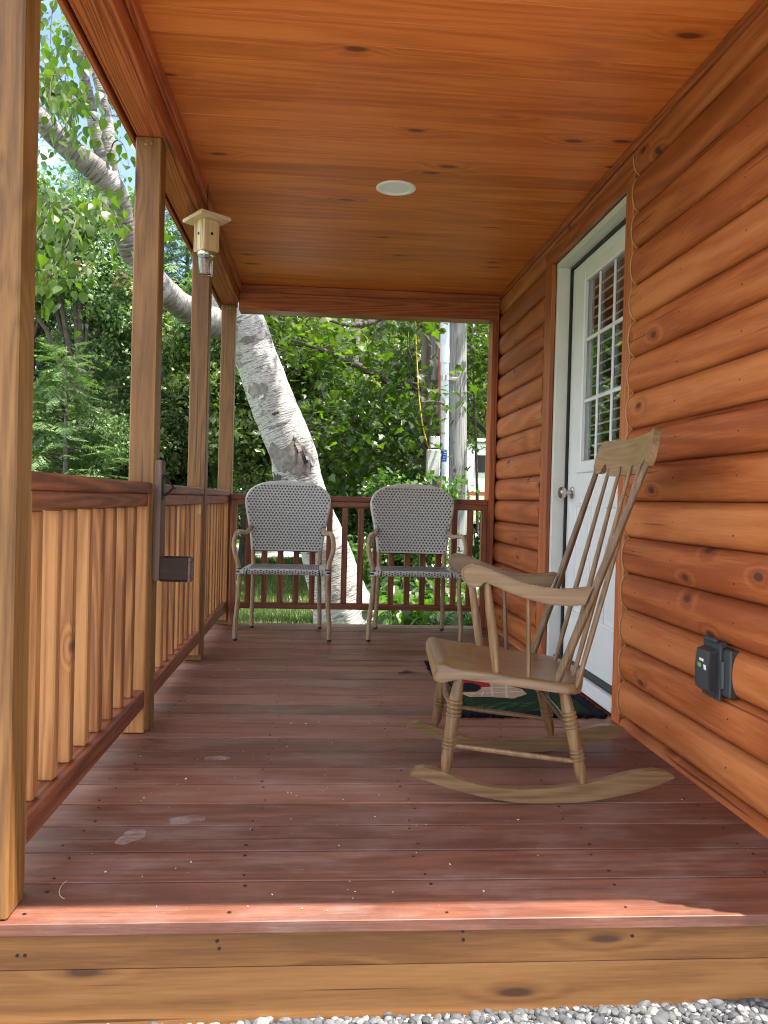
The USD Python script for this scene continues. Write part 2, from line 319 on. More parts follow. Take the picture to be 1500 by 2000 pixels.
M['weaved'] = flat('woven_black_strand', (.010, .010, .014), .4)
M['cane'] = wood('chair_tube_tan', 'z', (.19, .125, .07), (.29, .205, .125), (.37, .275, .18), (.1, .06, .04), rough=.38, dens=0, cross=30, freq=60, gw=.3, tone=.15, bump=.05)
M['cup'] = flat('foot_cap_black', (.015, .015, .015), .5)
M['campw'] = flat('camper_white', (.70, .70, .70), .4)
M['campd'] = flat('camper_window', (.02, .022, .025), .1)
M['campr'] = flat('camper_red', (.40, .06, .05), .4)
M['campc'] = flat('camper_cream', (.55, .52, .40), .4)
M['mat'] = flat('mat_green', (.014, .030, .016), .95, bump=1, bscale=700, var=.5, vscale=90, spec=.1)
M['matb'] = flat('mat_navy', (.008, .008, .016), .95, bump=1, bscale=700, var=.4, vscale=90, spec=.1)
M['matr'] = flat('mat_red', (.30, .022, .028), .95, bump=1, bscale=700, var=.3, vscale=90, spec=.1)
M['matt'] = flat('mat_beige', (.40, .29, .20), .95, bump=1, bscale=700, var=.25, vscale=50, spec=.1)
M['matw'] = flat('mat_cream', (.50, .45, .40), .95, bump=1, bscale=700, spec=.1)
M['matl'] = flat('mat_leaf', (.028, .075, .038), .95, bump=1, bscale=700, var=.4, vscale=90, spec=.1)
M['roof'] = flat('roof_shingle', (.08, .075, .07), .9)
M['debris'] = flat('pale_debris', (.55, .50, .45), .8)

def glassmat(name, tint=(1, 1, 1), rough=.0, lo=.0):
    return usdkit.material(stage, LK + name, {'f': ('layer_weight', {'blend': .5}), 'pw': ('math', {'math_type': 'power', 'value2': 4.0}), 't': ('transparent_bsdf', {'color': tint}), 'g': ('glossy_bsdf', {'color': (1, 1, 1), 'roughness': rough}),
        'a': ('math', {'math_type': 'multiply_add', 'value2': .80, 'value3': lo, 'use_clamp': True}), 'm': ('mix_closure', {})},
        [('f.facing', 'pw.value1'), ('pw.value', 'a.value1'), ('a.value', 'm.fac'), ('t.BSDF', 'm.closure1'), ('g.BSDF', 'm.closure2')], surface='m.closure')
M['pane'] = glassmat('window_pane', (.88, .91, .90), .005, .05)
M['jar'] = usdkit.material(stage, LK + 'jar_glass', {'p': ('principled_bsdf', {'base_color': (.97, .99, .98), 'roughness': .02, 'transmission_weight': 1.0, 'ior': 1.45})}, surface='p.BSDF')

def leafmat(name, a, b, trans, attr=False, c=None, tw=.45, rough=.38):
    """leaf colours from a to b by piece; trans is the colour of light let through"""
    src = ('attribute', {'attribute': 'rnd'}) if attr else ('object_info', {})
    so = 'r.fac' if attr else 'r.random'
    ramp = [(0, a), (.85, b)] + ([(.975, b), (.99, c), (1, c)] if c else [(1, b)])
    return usdkit.material(stage, LK + name, {'r': src, 'ge': ('geometry', {}), 'ad': ('math', {'math_type': 'add'}), 'fr': ('math', {'math_type': 'fraction'}),
        'rp': ('rgb_ramp', {'ramp': ramp}), 'tm': ('mix', {'mix_type': 'multiply', 'fac': 1.0, 'color2': tuple(t / max(b[1], .01) for t in trans)}),
        'p': ('principled_bsdf', {'roughness': rough, 'specular_ior_level': .55}), 't': ('translucent_bsdf', {}), 'm': ('mix_closure', {'fac': tw})},
        [(so, 'ad.value1'), ('ge.random_per_island', 'ad.value2'), ('ad.value', 'fr.value1'), ('fr.value', 'rp.fac'), ('rp.color', 'p.base_color'), ('rp.color', 'tm.color1'), ('tm.color', 't.color'),
         ('p.BSDF', 'm.closure1'), ('t.BSDF', 'm.closure2')], surface='m.closure')
M['lf_birch'] = leafmat('birch_leaf', (0.0585, 0.0966, 0.0225), (0.1105, 0.1564, 0.0375), (0.208, 0.276, 0.0375), attr=True)
M['lf_birch2'] = leafmat('birch_leaf_mass', (0.0585, 0.0966, 0.0225), (0.1235, 0.1656, 0.04), (0.208, 0.276, 0.0375))
M['lf_maple'] = leafmat('maple_leaf', (0.0338, 0.0644, 0.015), (0.0975, 0.1334, 0.03), (0.182, 0.2484, 0.025), attr=True, c=(0.26, 0.1748, 0.0375))
M['lf_maple2'] = leafmat('maple_leaf_mass', (0.0286, 0.05704, 0.0125), (0.0975, 0.1334, 0.03), (0.169, 0.2392, 0.025), c=(0.208, 0.1564, 0.0375))
M['lf_con'] = leafmat('hemlock_needle', (0.0975, 0.1625, 0.0585), (0.208, 0.3, 0.13), (0.234, 0.35, 0.091), tw=.3)
M['lf_con2'] = leafmat('hemlock_needle_pale', (.12, .19, .075), (.23, .32, .14), (.22, .32, .10), c=(.30, .15, .09), tw=.3)
M['lf_far'] = leafmat('far_leaf', (0.06325, 0.1034, 0.0312), (0.184, 0.235, 0.078), (0.2185, 0.282, 0.06), tw=.4)
M['lf_con3'] = leafmat('hemlock_needle_fresh', (.12, .19, .075), (.23, .32, .14), (.24, .34, .11), tw=.35)
M['lf_dark'] = leafmat('dark_green_leaf', (0.0238, 0.0608, 0.017), (0.068, 0.136, 0.034), (0.085, 0.16, 0.034), tw=.35)  # darker leaf green for undergrowth and low bushes
M['lf_bush'] = leafmat('ground_cover_leaf', (0.04025, 0.0893, 0.0192), (0.09775, 0.1692, 0.036), (0.138, 0.2256, 0.036))
M['grass'] = leafmat('grass_blade', (0.0575, 0.1034, 0.0216), (0.1323, 0.1786, 0.042), (0.138, 0.188, 0.036), tw=.35)

M['lawn'] = usdkit.material(stage, LK + 'lawn_soil', {'tc': ('texture_coordinate', {}), 'n': ('noise_texture', {'scale': 3.0, 'detail': 8, 'roughness': .65}),
    'r': ('rgb_ramp', {'ramp': [(.3, (.050, .085, .018)), (.55, (.095, .150, .034)), (.75, (.135, .165, .05))]}), 'p': ('principled_bsdf', {'roughness': .95, 'specular_ior_level': .1}),
    'n2': ('noise_texture', {'scale': 60, 'detail': 4}), 'b': ('bump', {'strength': .8, 'distance': .02})},
    [('tc.object', 'n.vector'), ('n.fac', 'r.fac'), ('r.color', 'p.base_color'), ('tc.object', 'n2.vector'), ('n2.fac', 'b.height'), ('b.normal', 'p.normal')], surface='p.BSDF')
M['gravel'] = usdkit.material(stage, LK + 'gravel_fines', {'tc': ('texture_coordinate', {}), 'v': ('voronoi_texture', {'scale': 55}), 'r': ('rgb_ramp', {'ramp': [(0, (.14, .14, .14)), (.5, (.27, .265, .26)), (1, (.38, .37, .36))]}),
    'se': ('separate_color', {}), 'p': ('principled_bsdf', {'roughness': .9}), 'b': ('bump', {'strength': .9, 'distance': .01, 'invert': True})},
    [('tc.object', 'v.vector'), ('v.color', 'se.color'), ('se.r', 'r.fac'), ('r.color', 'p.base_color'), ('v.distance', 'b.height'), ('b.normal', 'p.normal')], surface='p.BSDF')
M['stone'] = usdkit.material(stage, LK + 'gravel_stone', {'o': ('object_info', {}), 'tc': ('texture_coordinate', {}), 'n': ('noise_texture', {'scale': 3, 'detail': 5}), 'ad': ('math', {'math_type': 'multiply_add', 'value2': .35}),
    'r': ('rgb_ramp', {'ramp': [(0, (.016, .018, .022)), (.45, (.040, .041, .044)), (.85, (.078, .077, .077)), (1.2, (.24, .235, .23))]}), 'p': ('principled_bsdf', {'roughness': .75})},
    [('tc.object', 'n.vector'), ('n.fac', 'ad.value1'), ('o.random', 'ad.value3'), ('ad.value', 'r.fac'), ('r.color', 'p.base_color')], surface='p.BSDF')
M['road'] = flat('road_gravel', (.42, .40, .37), .9, bump=.6, bscale=30, var=.12, vscale=2)

def barkmat(name, dark_amt):
    return usdkit.material(stage, LK + name, {'st': ('attribute', {'attribute': 'st'}), 'tc': ('texture_coordinate', {}),
        'm1': ('mapping', {'scale': (4.0, 55., 1)}), 'n1': ('noise_texture', {'scale': 1, 'detail': 5, 'roughness': .6}),
        'm2': ('mapping', {'scale': (2.2, 5.0, 1)}), 'n2': ('noise_texture', {'scale': 1, 'detail': 6, 'roughness': .65}),
        'm3': ('mapping', {'scale': (16., 120., 1)}), 'n3': ('noise_texture', {'scale': 1, 'detail': 3}),
        'r1': ('map_range', {'from_min': .54, 'from_max': .63, 'clamp': True}), 'r2': ('map_range', {'from_min': .56 - .11 * dark_amt, 'from_max': .64 - .11 * dark_amt, 'clamp': True}),
        'pc': ('rgb_ramp', {'ramp': [(.25, (.20, .18, .165)), (.5, (.36, .345, .335)), (.8, (.47, .46, .455))]}),
        'x1': ('math', {'math_type': 'multiply', 'value2': .80}), 'x2': ('math', {'math_type': 'multiply', 'value2': .88}),
        'c1': ('mix', {'color2': (.085, .072, .065)}), 'dk': ('rgb_ramp', {'ramp': [(.35, (.028, .024, .023)), (.65, (.21, .185, .165))]}), 'c2': ('mix', {}),
        'h': ('math', {'math_type': 'multiply_add', 'value2': 1.5}), 'b': ('bump', {'strength': .75, 'distance': .012}), 'p': ('principled_bsdf', {'roughness': .75, 'specular_ior_level': .25})},
        [('st.vector', 'm1.vector'), ('st.vector', 'm2.vector'), ('st.vector', 'm3.vector'), ('m1.vector', 'n1.vector'), ('m2.vector', 'n2.vector'), ('m3.vector', 'n3.vector'),
         ('n1.fac', 'r1.value'), ('n2.fac', 'r2.value'), ('n3.fac', 'pc.fac'), ('r1.result', 'x1.value1'), ('r2.result', 'x2.value1'), ('pc.color', 'c1.color1'), ('x1.value', 'c1.fac'),
         ('n1.fac', 'dk.fac'), ('c1.color', 'c2.color1'), ('dk.color', 'c2.color2'), ('x2.value', 'c2.fac'), ('c2.color', 'p.base_color'),
         ('n1.fac', 'h.value1'), ('n3.fac', 'h.value3'), ('h.value', 'b.height'), ('b.normal', 'p.normal')], surface='p.BSDF')
M['birch'] = barkmat('birch_bark', 0.0)
M['birch2'] = barkmat('birch_limb_bark', 1.15)
M['scar'] = flat('bare_birch_scar', (.16, .14, .13), .85, bump=1, bscale=60, var=.55, vscale=22)
M['scarb'] = flat('dark_birch_scar', (.035, .030, .028), .9, bump=1, bscale=60, var=.6, vscale=30)

# ------------------------------------------------------------------ dimensions of the porch (metres; deck top at z = 0)
XL, XR = -.585, 1.147          # inner face of the posts, face of the cabin wall trim
YF, YB = 1.6246, 5.536         # front and back edge of the deck
PW = .089
PY = [1.637, 2.9526, 4.2279, 5.452]   # front faces of the four posts (last one stands at the back corner)
PY[3] = 5.445
ZC, ZB = 2.20, 2.08            # ceiling, underside of the beam

# ------------------------------------------------------------------ ground
def ss(a, b, x):
    t = np.clip((np.asarray(x, float) - a) / (b - a), 0, 1); return t * t * (3 - 2 * t)
def gz(x, y):
    return -.224 + .021 * np.clip(x, -1.2, 1.6) * (1 - ss(1.5, 5, y)) - .059 * ss(1.6, 5.5, y) - .20 * ss(7.5, 11, y) * ss(.4, 1.8, x) + .02 * (meshkit.noise(np.stack(np.broadcast_arrays(np.asarray(x, float) * .8, np.asarray(y, float) * .8, 0.0), -1)) - .5)
def sheet(xs, ys, dz=0):
    X, Y = np.meshgrid(xs, ys); Z = gz(X, Y) + dz
    V = np.c_[X.ravel(), Y.ravel(), Z.ravel()]; nx = len(xs); F = []
    i, j = np.meshgrid(np.arange(len(ys) - 1), np.arange(nx - 1), indexing='ij'); a = (i * nx + j).ravel()
    return V, np.c_[a, a + 1, a + nx + 1, a + nx]
xs = np.unique(np.r_[np.linspace(-160, -8, 20), np.arange(-8, 8.01, .4), np.linspace(8, 160, 20)])
ys = np.unique(np.r_[np.linspace(-120, -4, 14), np.arange(-4, 16.01, .4), np.linspace(16, 260, 24)])
obj('lawn', sheet(xs, ys), M['lawn'], smooth=True, kind='structure')
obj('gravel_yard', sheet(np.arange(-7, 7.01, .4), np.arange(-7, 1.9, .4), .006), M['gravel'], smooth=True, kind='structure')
obj('gravel_road', sheet(np.linspace(-40, -.3, 60), np.linspace(15.4, 20.4, 12), .008), M['road'], smooth=True, kind='structure')
obj('far_gravel_road', sheet(np.linspace(-40, -.3, 40), np.linspace(22.5, 31, 14), .008), M['road'], smooth=True, kind='structure')

# gravel stones in front of the porch and along its left side
def pebble(seed):
    r = np.random.default_rng(seed); m = trimesh.creation.icosphere(1)
    v = m.vertices * (1 + .45 * (meshkit.noise(m.vertices * 1.4 + seed * 3.1)[:, None] - .5)); v = v * (1, r.uniform(.65, .95), r.uniform(.5, .75))
    return v, m.faces
n = 11000
gx, gy = rng.uniform(-1.1, 1.6, n), 1.668 - .40 * rng.random(n) ** 1.3
sz = rng.gamma(5, .00105, n) + .0028
P = np.c_[gx, gy, gz(gx, gy) + .006 + sz * .2]
n2 = 3500
hx, hy = rng.uniform(-3.2, -.72, n2), rng.uniform(1.2, 2.6, n2); s2 = rng.gamma(6, .002, n2) + .005
P = np.vstack([P, np.c_[hx, hy, gz(hx, hy) + .006 + s2 * .25]]); sz = np.r_[sz, s2]
q = qmul(qz(rng.uniform(0, 6.28, len(P))), qx(rng.normal(0, .4, len(P))))
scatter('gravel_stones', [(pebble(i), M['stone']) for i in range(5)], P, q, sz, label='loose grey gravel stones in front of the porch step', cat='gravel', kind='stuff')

# ------------------------------------------------------------------ porch deck
deck = thing('porch_deck', 'reddish brown stained wooden porch deck of boards running across', 'deck')
seams = [YF, 1.795, 1.951, 2.104, 2.257, 2.410, 2.564, 2.720, 2.877, 3.033, 3.191, 3.350, 3.508, 3.666, 3.822, 3.991, 4.138, 4.282]
while seams[-1] + .157 < YB - .05: seams.append(seams[-1] + .1570)
seams.append(YB)
screws = []
for i, (a, b) in enumerate(zip(seams[:-1], seams[1:])):
    g = .0030 + .0014 * rng.random()
    v, f = cb(-.690, XR + .012, a + (g if i else 0), b - g, -.024, 0, .0013)
    v[:, 2] += rng.normal(0, .0006) + (v[:, 1] - (a + b) / 2) * rng.normal(0, .006)
    obj('deck_board', (v, f), M['deck'], deck)
    for jx in (-.56, -.15, .26, .67, 1.05):
        for dy in (.03, -.03):
            screws.append(move(tm(trimesh.creation.cylinder(rng.uniform(.0025, .0045), .001, sections=8)), (jx + rng.normal(0, .012), (a + .03 if dy > 0 else b - .03) + rng.normal(0, .006), .0010)))
obj('screw_heads', join(screws), M['screw'], deck, kind='stuff')
# front fascia boards, end rim boards, near-black fill below standing in for shade
zb0 = -.30
obj('fascia_board', cb(-.690, XR + .30, YF + .024, YF + .062, -.104, -.0255, .003), M['fascia'], deck, label='upper fascia board with knots on the porch front')
obj('fascia_board', cb(-.690, XR + .30, YF + .023, YF + .061, -.240, -.1045, .003), M['fascia'], deck, label='lower fascia board resting on the gravel')
obj('joist_bed', cb(-.649, XR, YF + .063, YB - .045, -.20, -.0275), M['dark'], deck)  # solid underlay, shade between the boards put into its dark colour
obj('rim_board', cb(-.688, -.650, YF + .063, YB - .03, -.21, -.0255), M['raily'], deck)
obj('rim_board', cb(-.649, XR, YB - .04, YB - .004, -.21, -.0255), M['railx'], deck)
obj('front_nosing_extension', cb(XR + .0125, XR + .30, YF, YF + .05, -.024, -.0005), M['deck'], deck)
kn = []
for x, z in ((-.57, -.073), (-.555, -.073), (-.18, -.050), (-.18, -.065), (.31, -.037), (.31, -.055), (.66, -.032), (.66, -.052), (1.1, -.03)):
    kn.append(xf(tm(trimesh.creation.cylinder(.0035, .002, sections=8)), rot((1, 0, 0), 90), (x + rng.normal(0, .002), YF + .0235, z)))
obj('nail_holes', join(kn), M['dark'], deck, kind='stuff')

# pale specks and flakes scattered over the deck boards
fl = []
for k in range(190):
    x = rng.normal(-.15, .36) if k % 3 else rng.uniform(-.55, 1.1); y = 1.66 + abs(rng.normal(0, 1.0)) if k % 3 else rng.uniform(1.65, 5.2)
    if not (-.56 < x < 1.1 and y < 5.3): continue
    s = rng.gamma(2, .0005) + .0004; a = rng.uniform(0, 6.28); e = rng.uniform(.3, 1)
    p = np.array([[math.cos(t) * s, math.sin(t) * s * e * rng.uniform(.6, 1.2), 0] for t in (0, 1.4, 2.9, 4.4)]) @ rot((0, 0, 1), math.degrees(a)).T
    top = p + (0, 0, .0008 + s * .3)
    v = np.vstack([p * 1.05, top]) + (x, y, .0016)
    fl.append((v, np.array([[4, 5, 6], [4, 6, 7]] + [[i, (i + 1) % 4, 4 + (i + 1) % 4] for i in range(4)] + [[i, 4 + (i + 1) % 4, 4 + i] for i in range(4)])))
obj('deck_debris', join(fl), M['debris'], label='tiny pale flakes strewn over the deck boards', cat='debris', kind='stuff')
smear_m = usdkit.material(stage, LK + 'pale_smear', {'tc': ('texture_coordinate', {}), 'mp': ('mapping', {'scale': (16, 30, 1)}), 'n': ('noise_texture', {'scale': 1.0, 'detail': 6, 'roughness': .7}), 'mr': ('map_range', {'from_min': .40, 'from_max': .72, 'to_min': 0, 'to_max': .34, 'clamp': True}),
    't': ('transparent_bsdf', {}), 'd': ('diffuse_bsdf', {'color': (.50, .44, .44)}), 'm': ('mix_closure', {})},
    [('tc.object', 'mp.vector'), ('mp.vector', 'n.vector'), ('n.fac', 'mr.value'), ('mr.result', 'm.fac'), ('t.BSDF', 'm.closure1'), ('d.BSDF', 'm.closure2')], surface='m.closure')
for cx, cy, lx, ly, a in ((-.325, 2.135, .055, .030, 15), (-.440, 2.035, .030, .050, -10), (-.31, 2.64, .05, .025, 0), (.25, 2.33, .07, .03, 20), (.05, 3.35, .06, .03, 0), (.55, 1.87, .06, .02, 0))[:3]:
    th = np.linspace(0, 2 * np.pi, 26, endpoint=False); rr = .55 + .6 * meshkit.noise(np.c_[np.cos(th) * 1.3 + cx * 9, np.sin(th) * 1.3, th * 0])
    v = np.vstack([[0, 0, 0], np.c_[np.cos(th) * lx * rr, np.sin(th) * ly * rr, th * 0]]) @ rot((0, 0, 1), a).T + (cx, cy, .0022)
    obj('pale_smear', (v, np.array([[0, i + 1, (i + 1) % 26 + 1] for i in range(26)])), smear_m, deck)
t = obj('dead_leaf', join([tube([(.388, 3.95, .006), (.43, 3.965, .010), (.465, 3.975, .006)], [.002, .008, .002], 6), tube([(.465, 3.975, .006), (.49, 3.985, .004)], [.0015, .001], 5)]), M['twig'],
        label='small dark curled leaf lying on the deck left of the mat', cat='leaf')
obj('grass_stem', tube(smoothpath([(-.502, 1.72, .003), (-.522, 1.75, .003), (-.525, 1.78, .004), (-.522, 1.80, .003)], 5), .0006, 4), M['debris'], label='thin dry stem lying on the deck beside the nearest post', cat='stem')

# ------------------------------------------------------------------ posts
post_labels = ['large nearest porch post at the left edge, cut off by the frame', 'second porch post carrying the weathered bottle opener board', 'third porch post standing behind the hanging jar', 'far corner porch post where the two railings meet']
for i, y in enumerate(PY):
    p = thing('porch_post', post_labels[i], 'post', 'porch posts along the left railing')
    x1 = XL; x0 = XL - PW
    z0 = .0012
    obj('shaft', cb(x0, x1, y, y + PW, z0, ZB - .0012, .004), M['post'], p, rnd=(.35, .62, .18, .8)[i])
    s = [xf(tm(trimesh.creation.cylinder(.004, .003, sections=10)), rot((1, 0, 0), 90), (x0 + dx, y - .0005, ZB - dz)) for dx, dz in ((.035, .03), (.055, .026))]
    obj('screw_heads', join(s), M['steel'], p)

# ------------------------------------------------------------------ railings
def rail_run(y0, y1, label, first, front_strip=True, back_strip=True, pale=False):
    t = thing('porch_railing', label, 'railing')
    xi = XL - .012                     # inner face of the sub rail and bottom rail
    obj('rail_cap', cb(xi - .086, xi + .008, y0 + .001, y1 - .001, .836, .874, .006), M['raily'], t)
    obj('sub_rail', cb(xi - .050, xi, y0 + .036, y1 - .036, .792, .8355, .003), M['raily'], t)
    obj('bottom_rail', cb(xi - .062, xi + .002, y0 + .037, y1 - .037, .092, .154, .004), M['raily'], t)
    if back_strip: obj('end_strip', cb(XL - .086, XL - .010, y0 + .0005, y0 + .0355, .003, .8355), M['bal'], t, rnd=.2)
    if front_strip: obj('end_strip', cb(XL - .089, XL - .010, y1 - .0355, y1 - .0005, .003 if first else .032, .8355), M['bal'], t, rnd=.55)
    a, b = y0 + .036, y1 - .036
    nb = 8; pitch = (b - a) / (nb + .62)
    for k in range(nb):
        yc = a + pitch * (k + .81)
        obj('baluster', xf(cb(-.019, .019, -.019, .019, .1545, .7915, .0035), rot((0, 0, 1), rng.normal(0, 1.2)), (xi - .035 + rng.normal(0, .001), yc + rng.normal(0, .003), 0)), M['bal'], t)
    return t
rail_run(PY[0] + PW, PY[1], 'nearest section of the left porch railing, by the front step', True)
r2 = rail_run(PY[1] + PW, PY[2], 'middle section of the left porch railing, behind the bottle opener', False)
obj('repair_plate', cb(XL - .033, XL - .012, PY[2] - .040, PY[2] - .0362, .742, .790, .001), M['pale'], r2, label='small pale wood plate under the rail cap')
rail_run(PY[2] + PW, PY[3], 'far left section of the porch railing, next to the corner post', False)
# back railing
t = thing('porch_railing', 'back porch railing behind the two woven chairs', 'railing')
bx0, bx1, by = XL + .002, 1.098, 5.40
obj('rail_cap', cb(bx0, bx1, by - .008, by + .080, .818, .854, .005), M['railx'], t)
obj('sub_rail', cb(bx0 + .04, bx1 - .036, by, by + .038, .782, .8175, .003), M['railx'], t)
obj('bottom_rail', cb(bx0 + .04, bx1 - .036, by, by + .05, .113, .153, .004), M['railx'], t)
obj('end_strip', cb(bx0 + .0006, bx0 + .0395, by + .001, by + .06, .003, .8175), M['railz'], t)
obj('end_strip', cb(bx1 - .0355, bx1 - .0006, by + .001, by + .06, .003, .8175), M['railz'], t)
for k in range(15):
    x = -.4615 + .1035 * k
    if x > 1.03: break
    obj('baluster', xf(cb(-.019, .019, -.0185, .0185, .1535, .7815, .0035), None, (x + rng.normal(0, .002), by + .022, 0)), M['railz'], t)

# ------------------------------------------------------------------ log cabin
cabin = thing('log_cabin', 'log cabin with rounded stained log siding and white door along the porch', 'cabin')
PIT, Z0 = .1362, .036
def log_profile(k, nseg=14):
    a, b = Z0 + PIT * (k - 1), Z0 + PIT * k
    zz = np.linspace(a + .0008, b - .0008, nseg); tt = np.linspace(-1, 1, nseg)
    xx = 1.1700 - .0270 * (1 - tt ** 2) ** .54
    return np.c_[xx, zz]
def log(k, y0, y1):
    pr = log_profile(k)
    zlo, zhi = 0.0008, 2.168
    pr = pr[(pr[:, 1] >= zlo) & (pr[:, 1] <= zhi)] if k in (0, 16) else pr
    a, b = pr[0, 1], pr[-1, 1]
    if k == 0: a = zlo; pr = np.vstack([[np.interp(zlo, pr[:, 1], pr[:, 0]), zlo], pr])
    ysn = np.linspace(y0, y1, 9); n = len(pr) + 2; rings = []
    full = np.vstack([pr, [1.193, pr[-1, 1]], [1.193, pr[0, 1]]])
    for yy in ysn: rings.append(np.c_[full[:, 0] + (rng.normal(0, .0004) if 0 else 0), np.full(n, yy), full[:, 1]])
    V = np.vstack(rings); F = []
    for i in range(len(ysn) - 1):
        for j in range(n):
            p, q_ = i * n + j, i * n + (j + 1) % n
            F += [[p, q_, q_ + n], [p, q_ + n, p + n]]
    c0 = [[0, j + 1, j] for j in range(1, n - 1)]; o = (len(ysn) - 1) * n
    return V, np.array(F + c0 + [[o, o + j, o + j + 1] for j in range(1, n - 1)])
YN, YD0, YD1 = 3.052, 4.292, 5.50
nails = []
for k in range(0, 17):
    obj('log', log(k, 1.5345, YN), M['log'], cabin, smooth=40)
    obj('log', log(k, YD0, YD1), M['log'], cabin, smooth=40)
    zc = Z0 + PIT * (k - .5)
    for yy in (2.94, 2.62, 2.21, 1.80, 4.45, 4.86, 5.27):
        if .05 < zc < 2.1:
            nails.append(xf(tm(trimesh.creation.cylinder(.0022, .002, sections=8)), rot((0, 1, 0), 90), (1.1432, yy + rng.normal(0, .006), zc + rng.normal(0, .012))))
obj('nail_holes', join(nails), M['dark'], cabin, kind='stuff')
# caulk line that follows the log ends beside the door trim
for k in range(1, 17):
    pr = log_profile(k, 10)
    if k == 16: pr = pr[pr[:, 1] < 2.16]
    obj('caulk_bead', tube(np.c_[pr[:, 0] - .0028, np.full(len(pr), YN + .0022) + rng.normal(0, .0006, len(pr)), pr[:, 1]], .0030 + rng.normal(0, .0003, len(pr)), 6), M['caulk'], cabin, smooth=True)
# house body, roof
obj('wall', join([cb(1.195, 6.5, 1.54, 3.055, -.4, 2.7), cb(1.195, 6.5, 4.285, 5.56, -.4, 2.7), cb(1.195, 6.5, 3.055, 4.285, 2.12, 2.7), cb(3.2, 6.5, 3.055, 4.285, -.4, 2.12), cb(1.195, 1.30, 3.055, 4.285, -.4, -.03)]), M['log'], cabin)
obj('interior_floor', cb(1.31, 3.2, 3.055, 4.285, -.05, -.01), M['rocky'], cabin)
gable = prism([(1.16, 2.701), (6.6, 2.701), (3.9, 4.2)], 'y', 1.57, 5.55)
obj('gable', gable, M['log'], cabin)
for (xa, za), (xb, zb_) in (((1.0, 2.62), (3.9, 4.24)), ((6.8, 2.62), (3.9, 4.24))):
    dx, dz = xb - xa, zb_ - za
    obj('roof', prism([(xa, za), (xb, zb_), (xb, zb_ + .06), (xa, za + .06)], 'y', 1.50, 5.9), M['roof'], cabin)
# trims round the door, wall top mouldings
obj('door_trim', cb(XR, XR + .024, 3.056, 3.138, .001, 2.0635), M['trimz'], cabin)
obj('door_trim', cb(XR, XR + .024, 4.163, 4.290, .001, 2.0635), M['trimz'], cabin)
obj('door_head_trim', cb(XR - .001, XR + .024, 3.055, 4.291, 2.0640, 2.148), M['trimy'], cabin)
obj('wall_moulding', cb(XR - .004, XR + .030, 1.56, 5.50, 2.149, 2.168), M['trimy'], cabin)
obj('wall_moulding', cb(XR - .016, XR + .030, 1.56, 5.50, 2.1685, 2.1985), M['trimy'], cabin)
# door frame
obj('door_jamb', cb(1.1715, 1.245, 4.131, 4.1627, .001, 2.0635, .002), M['jamb'], cabin)
obj('door_jamb', cb(1.1715, 1.245, 3.1383, 3.168, .001, 2.0635, .002), M['jamb'], cabin)
obj('door_head_jamb', cb(1.1715, 1.245, 3.1685, 4.1305, 2.034, 2.0635, .002), M['jamb'], cabin)
obj('weather_strip', join([cb(1.232, 1.2445, 4.119, 4.1305, .06, 2.033, .001), cb(1.232, 1.2445, 3.169, 4.118, 2.022, 2.0335, .001)]), M['rubber'], cabin)
obj('threshold', cb(1.178, 1.248, 3.1685, 4.1305, .001, .062, .004), M['white'], cabin)
obj('threshold_gap', cb(1.200, 1.2475, 3.1685, 4.1305, .0625, .072, .001), M['rubber'], cabin)
# door: slab with a nine-pane lite above two raised panels
yA, yB = 3.172, 4.118
dx0, dx1 = 1.2455, 1.289
ly0, ly1, lz0, lz1 = 3.335, 3.905, 1.035, 1.920
door = obj('door', join([cb(dx0, dx1, yA, ly0, .0725, 2.0215, .002), cb(dx0, dx1, ly1, yB, .0725, 2.0215, .002), cb(dx0 + .0004, dx1, ly0 + .0002, ly1 - .0002, .0725, lz0, .001), cb(dx0 + .0004, dx1, ly0 + .0002, ly1 - .0002, lz1, 2.0215, .001)]), M['white'], cabin, label='white entry door with nine panes above two raised panels')
fr = .045
obj('window_frame', join([cb(dx0 - .012, dx0 + .012, ly0 - fr, ly0 + .012, lz0 - fr, lz1 + fr, .005), cb(dx0 - .012, dx0 + .012, ly1 - .012, ly1 + fr, lz0 - fr, lz1 + fr, .005),
                          cb(dx0 - .0116, dx0 + .012, ly0 + .0122, ly1 - .0122, lz0 - fr, lz0 + .012, .005), cb(dx0 - .0116, dx0 + .012, ly0 + .0122, ly1 - .0122, lz1 - .012, lz1 + fr, .005)]), M['white'], door)
obj('pane', cb(dx0 + .008, dx0 + .012, ly0 + .0125, ly1 - .0125, lz0 + .0125, lz1 - .0125, .0005), M['pane'], door)
for yy in (3.520, 3.712): obj('muntin', cb(dx0 - .001, dx0 + .0076, yy - .008, yy + .008, lz0 + .013, lz1 - .013, .003), M['white'], door)
for zz in (1.333, 1.626): obj('muntin', cb(dx0 - .0006, dx0 + .0074, ly0 + .013, ly1 - .013, zz - .008, zz + .008, .003), M['white'], door)
k = 0
for zz in np.arange(lz0 + .04, lz1 - .02, .047):
    obj('blind_slat', xf(cb(-.0005, .0005, -.276, .276, -.0042, .0042, .0003), rot((0, 1, 0), -30), (dx1 - .008, (ly0 + ly1) / 2, zz)), M['blind'], door)
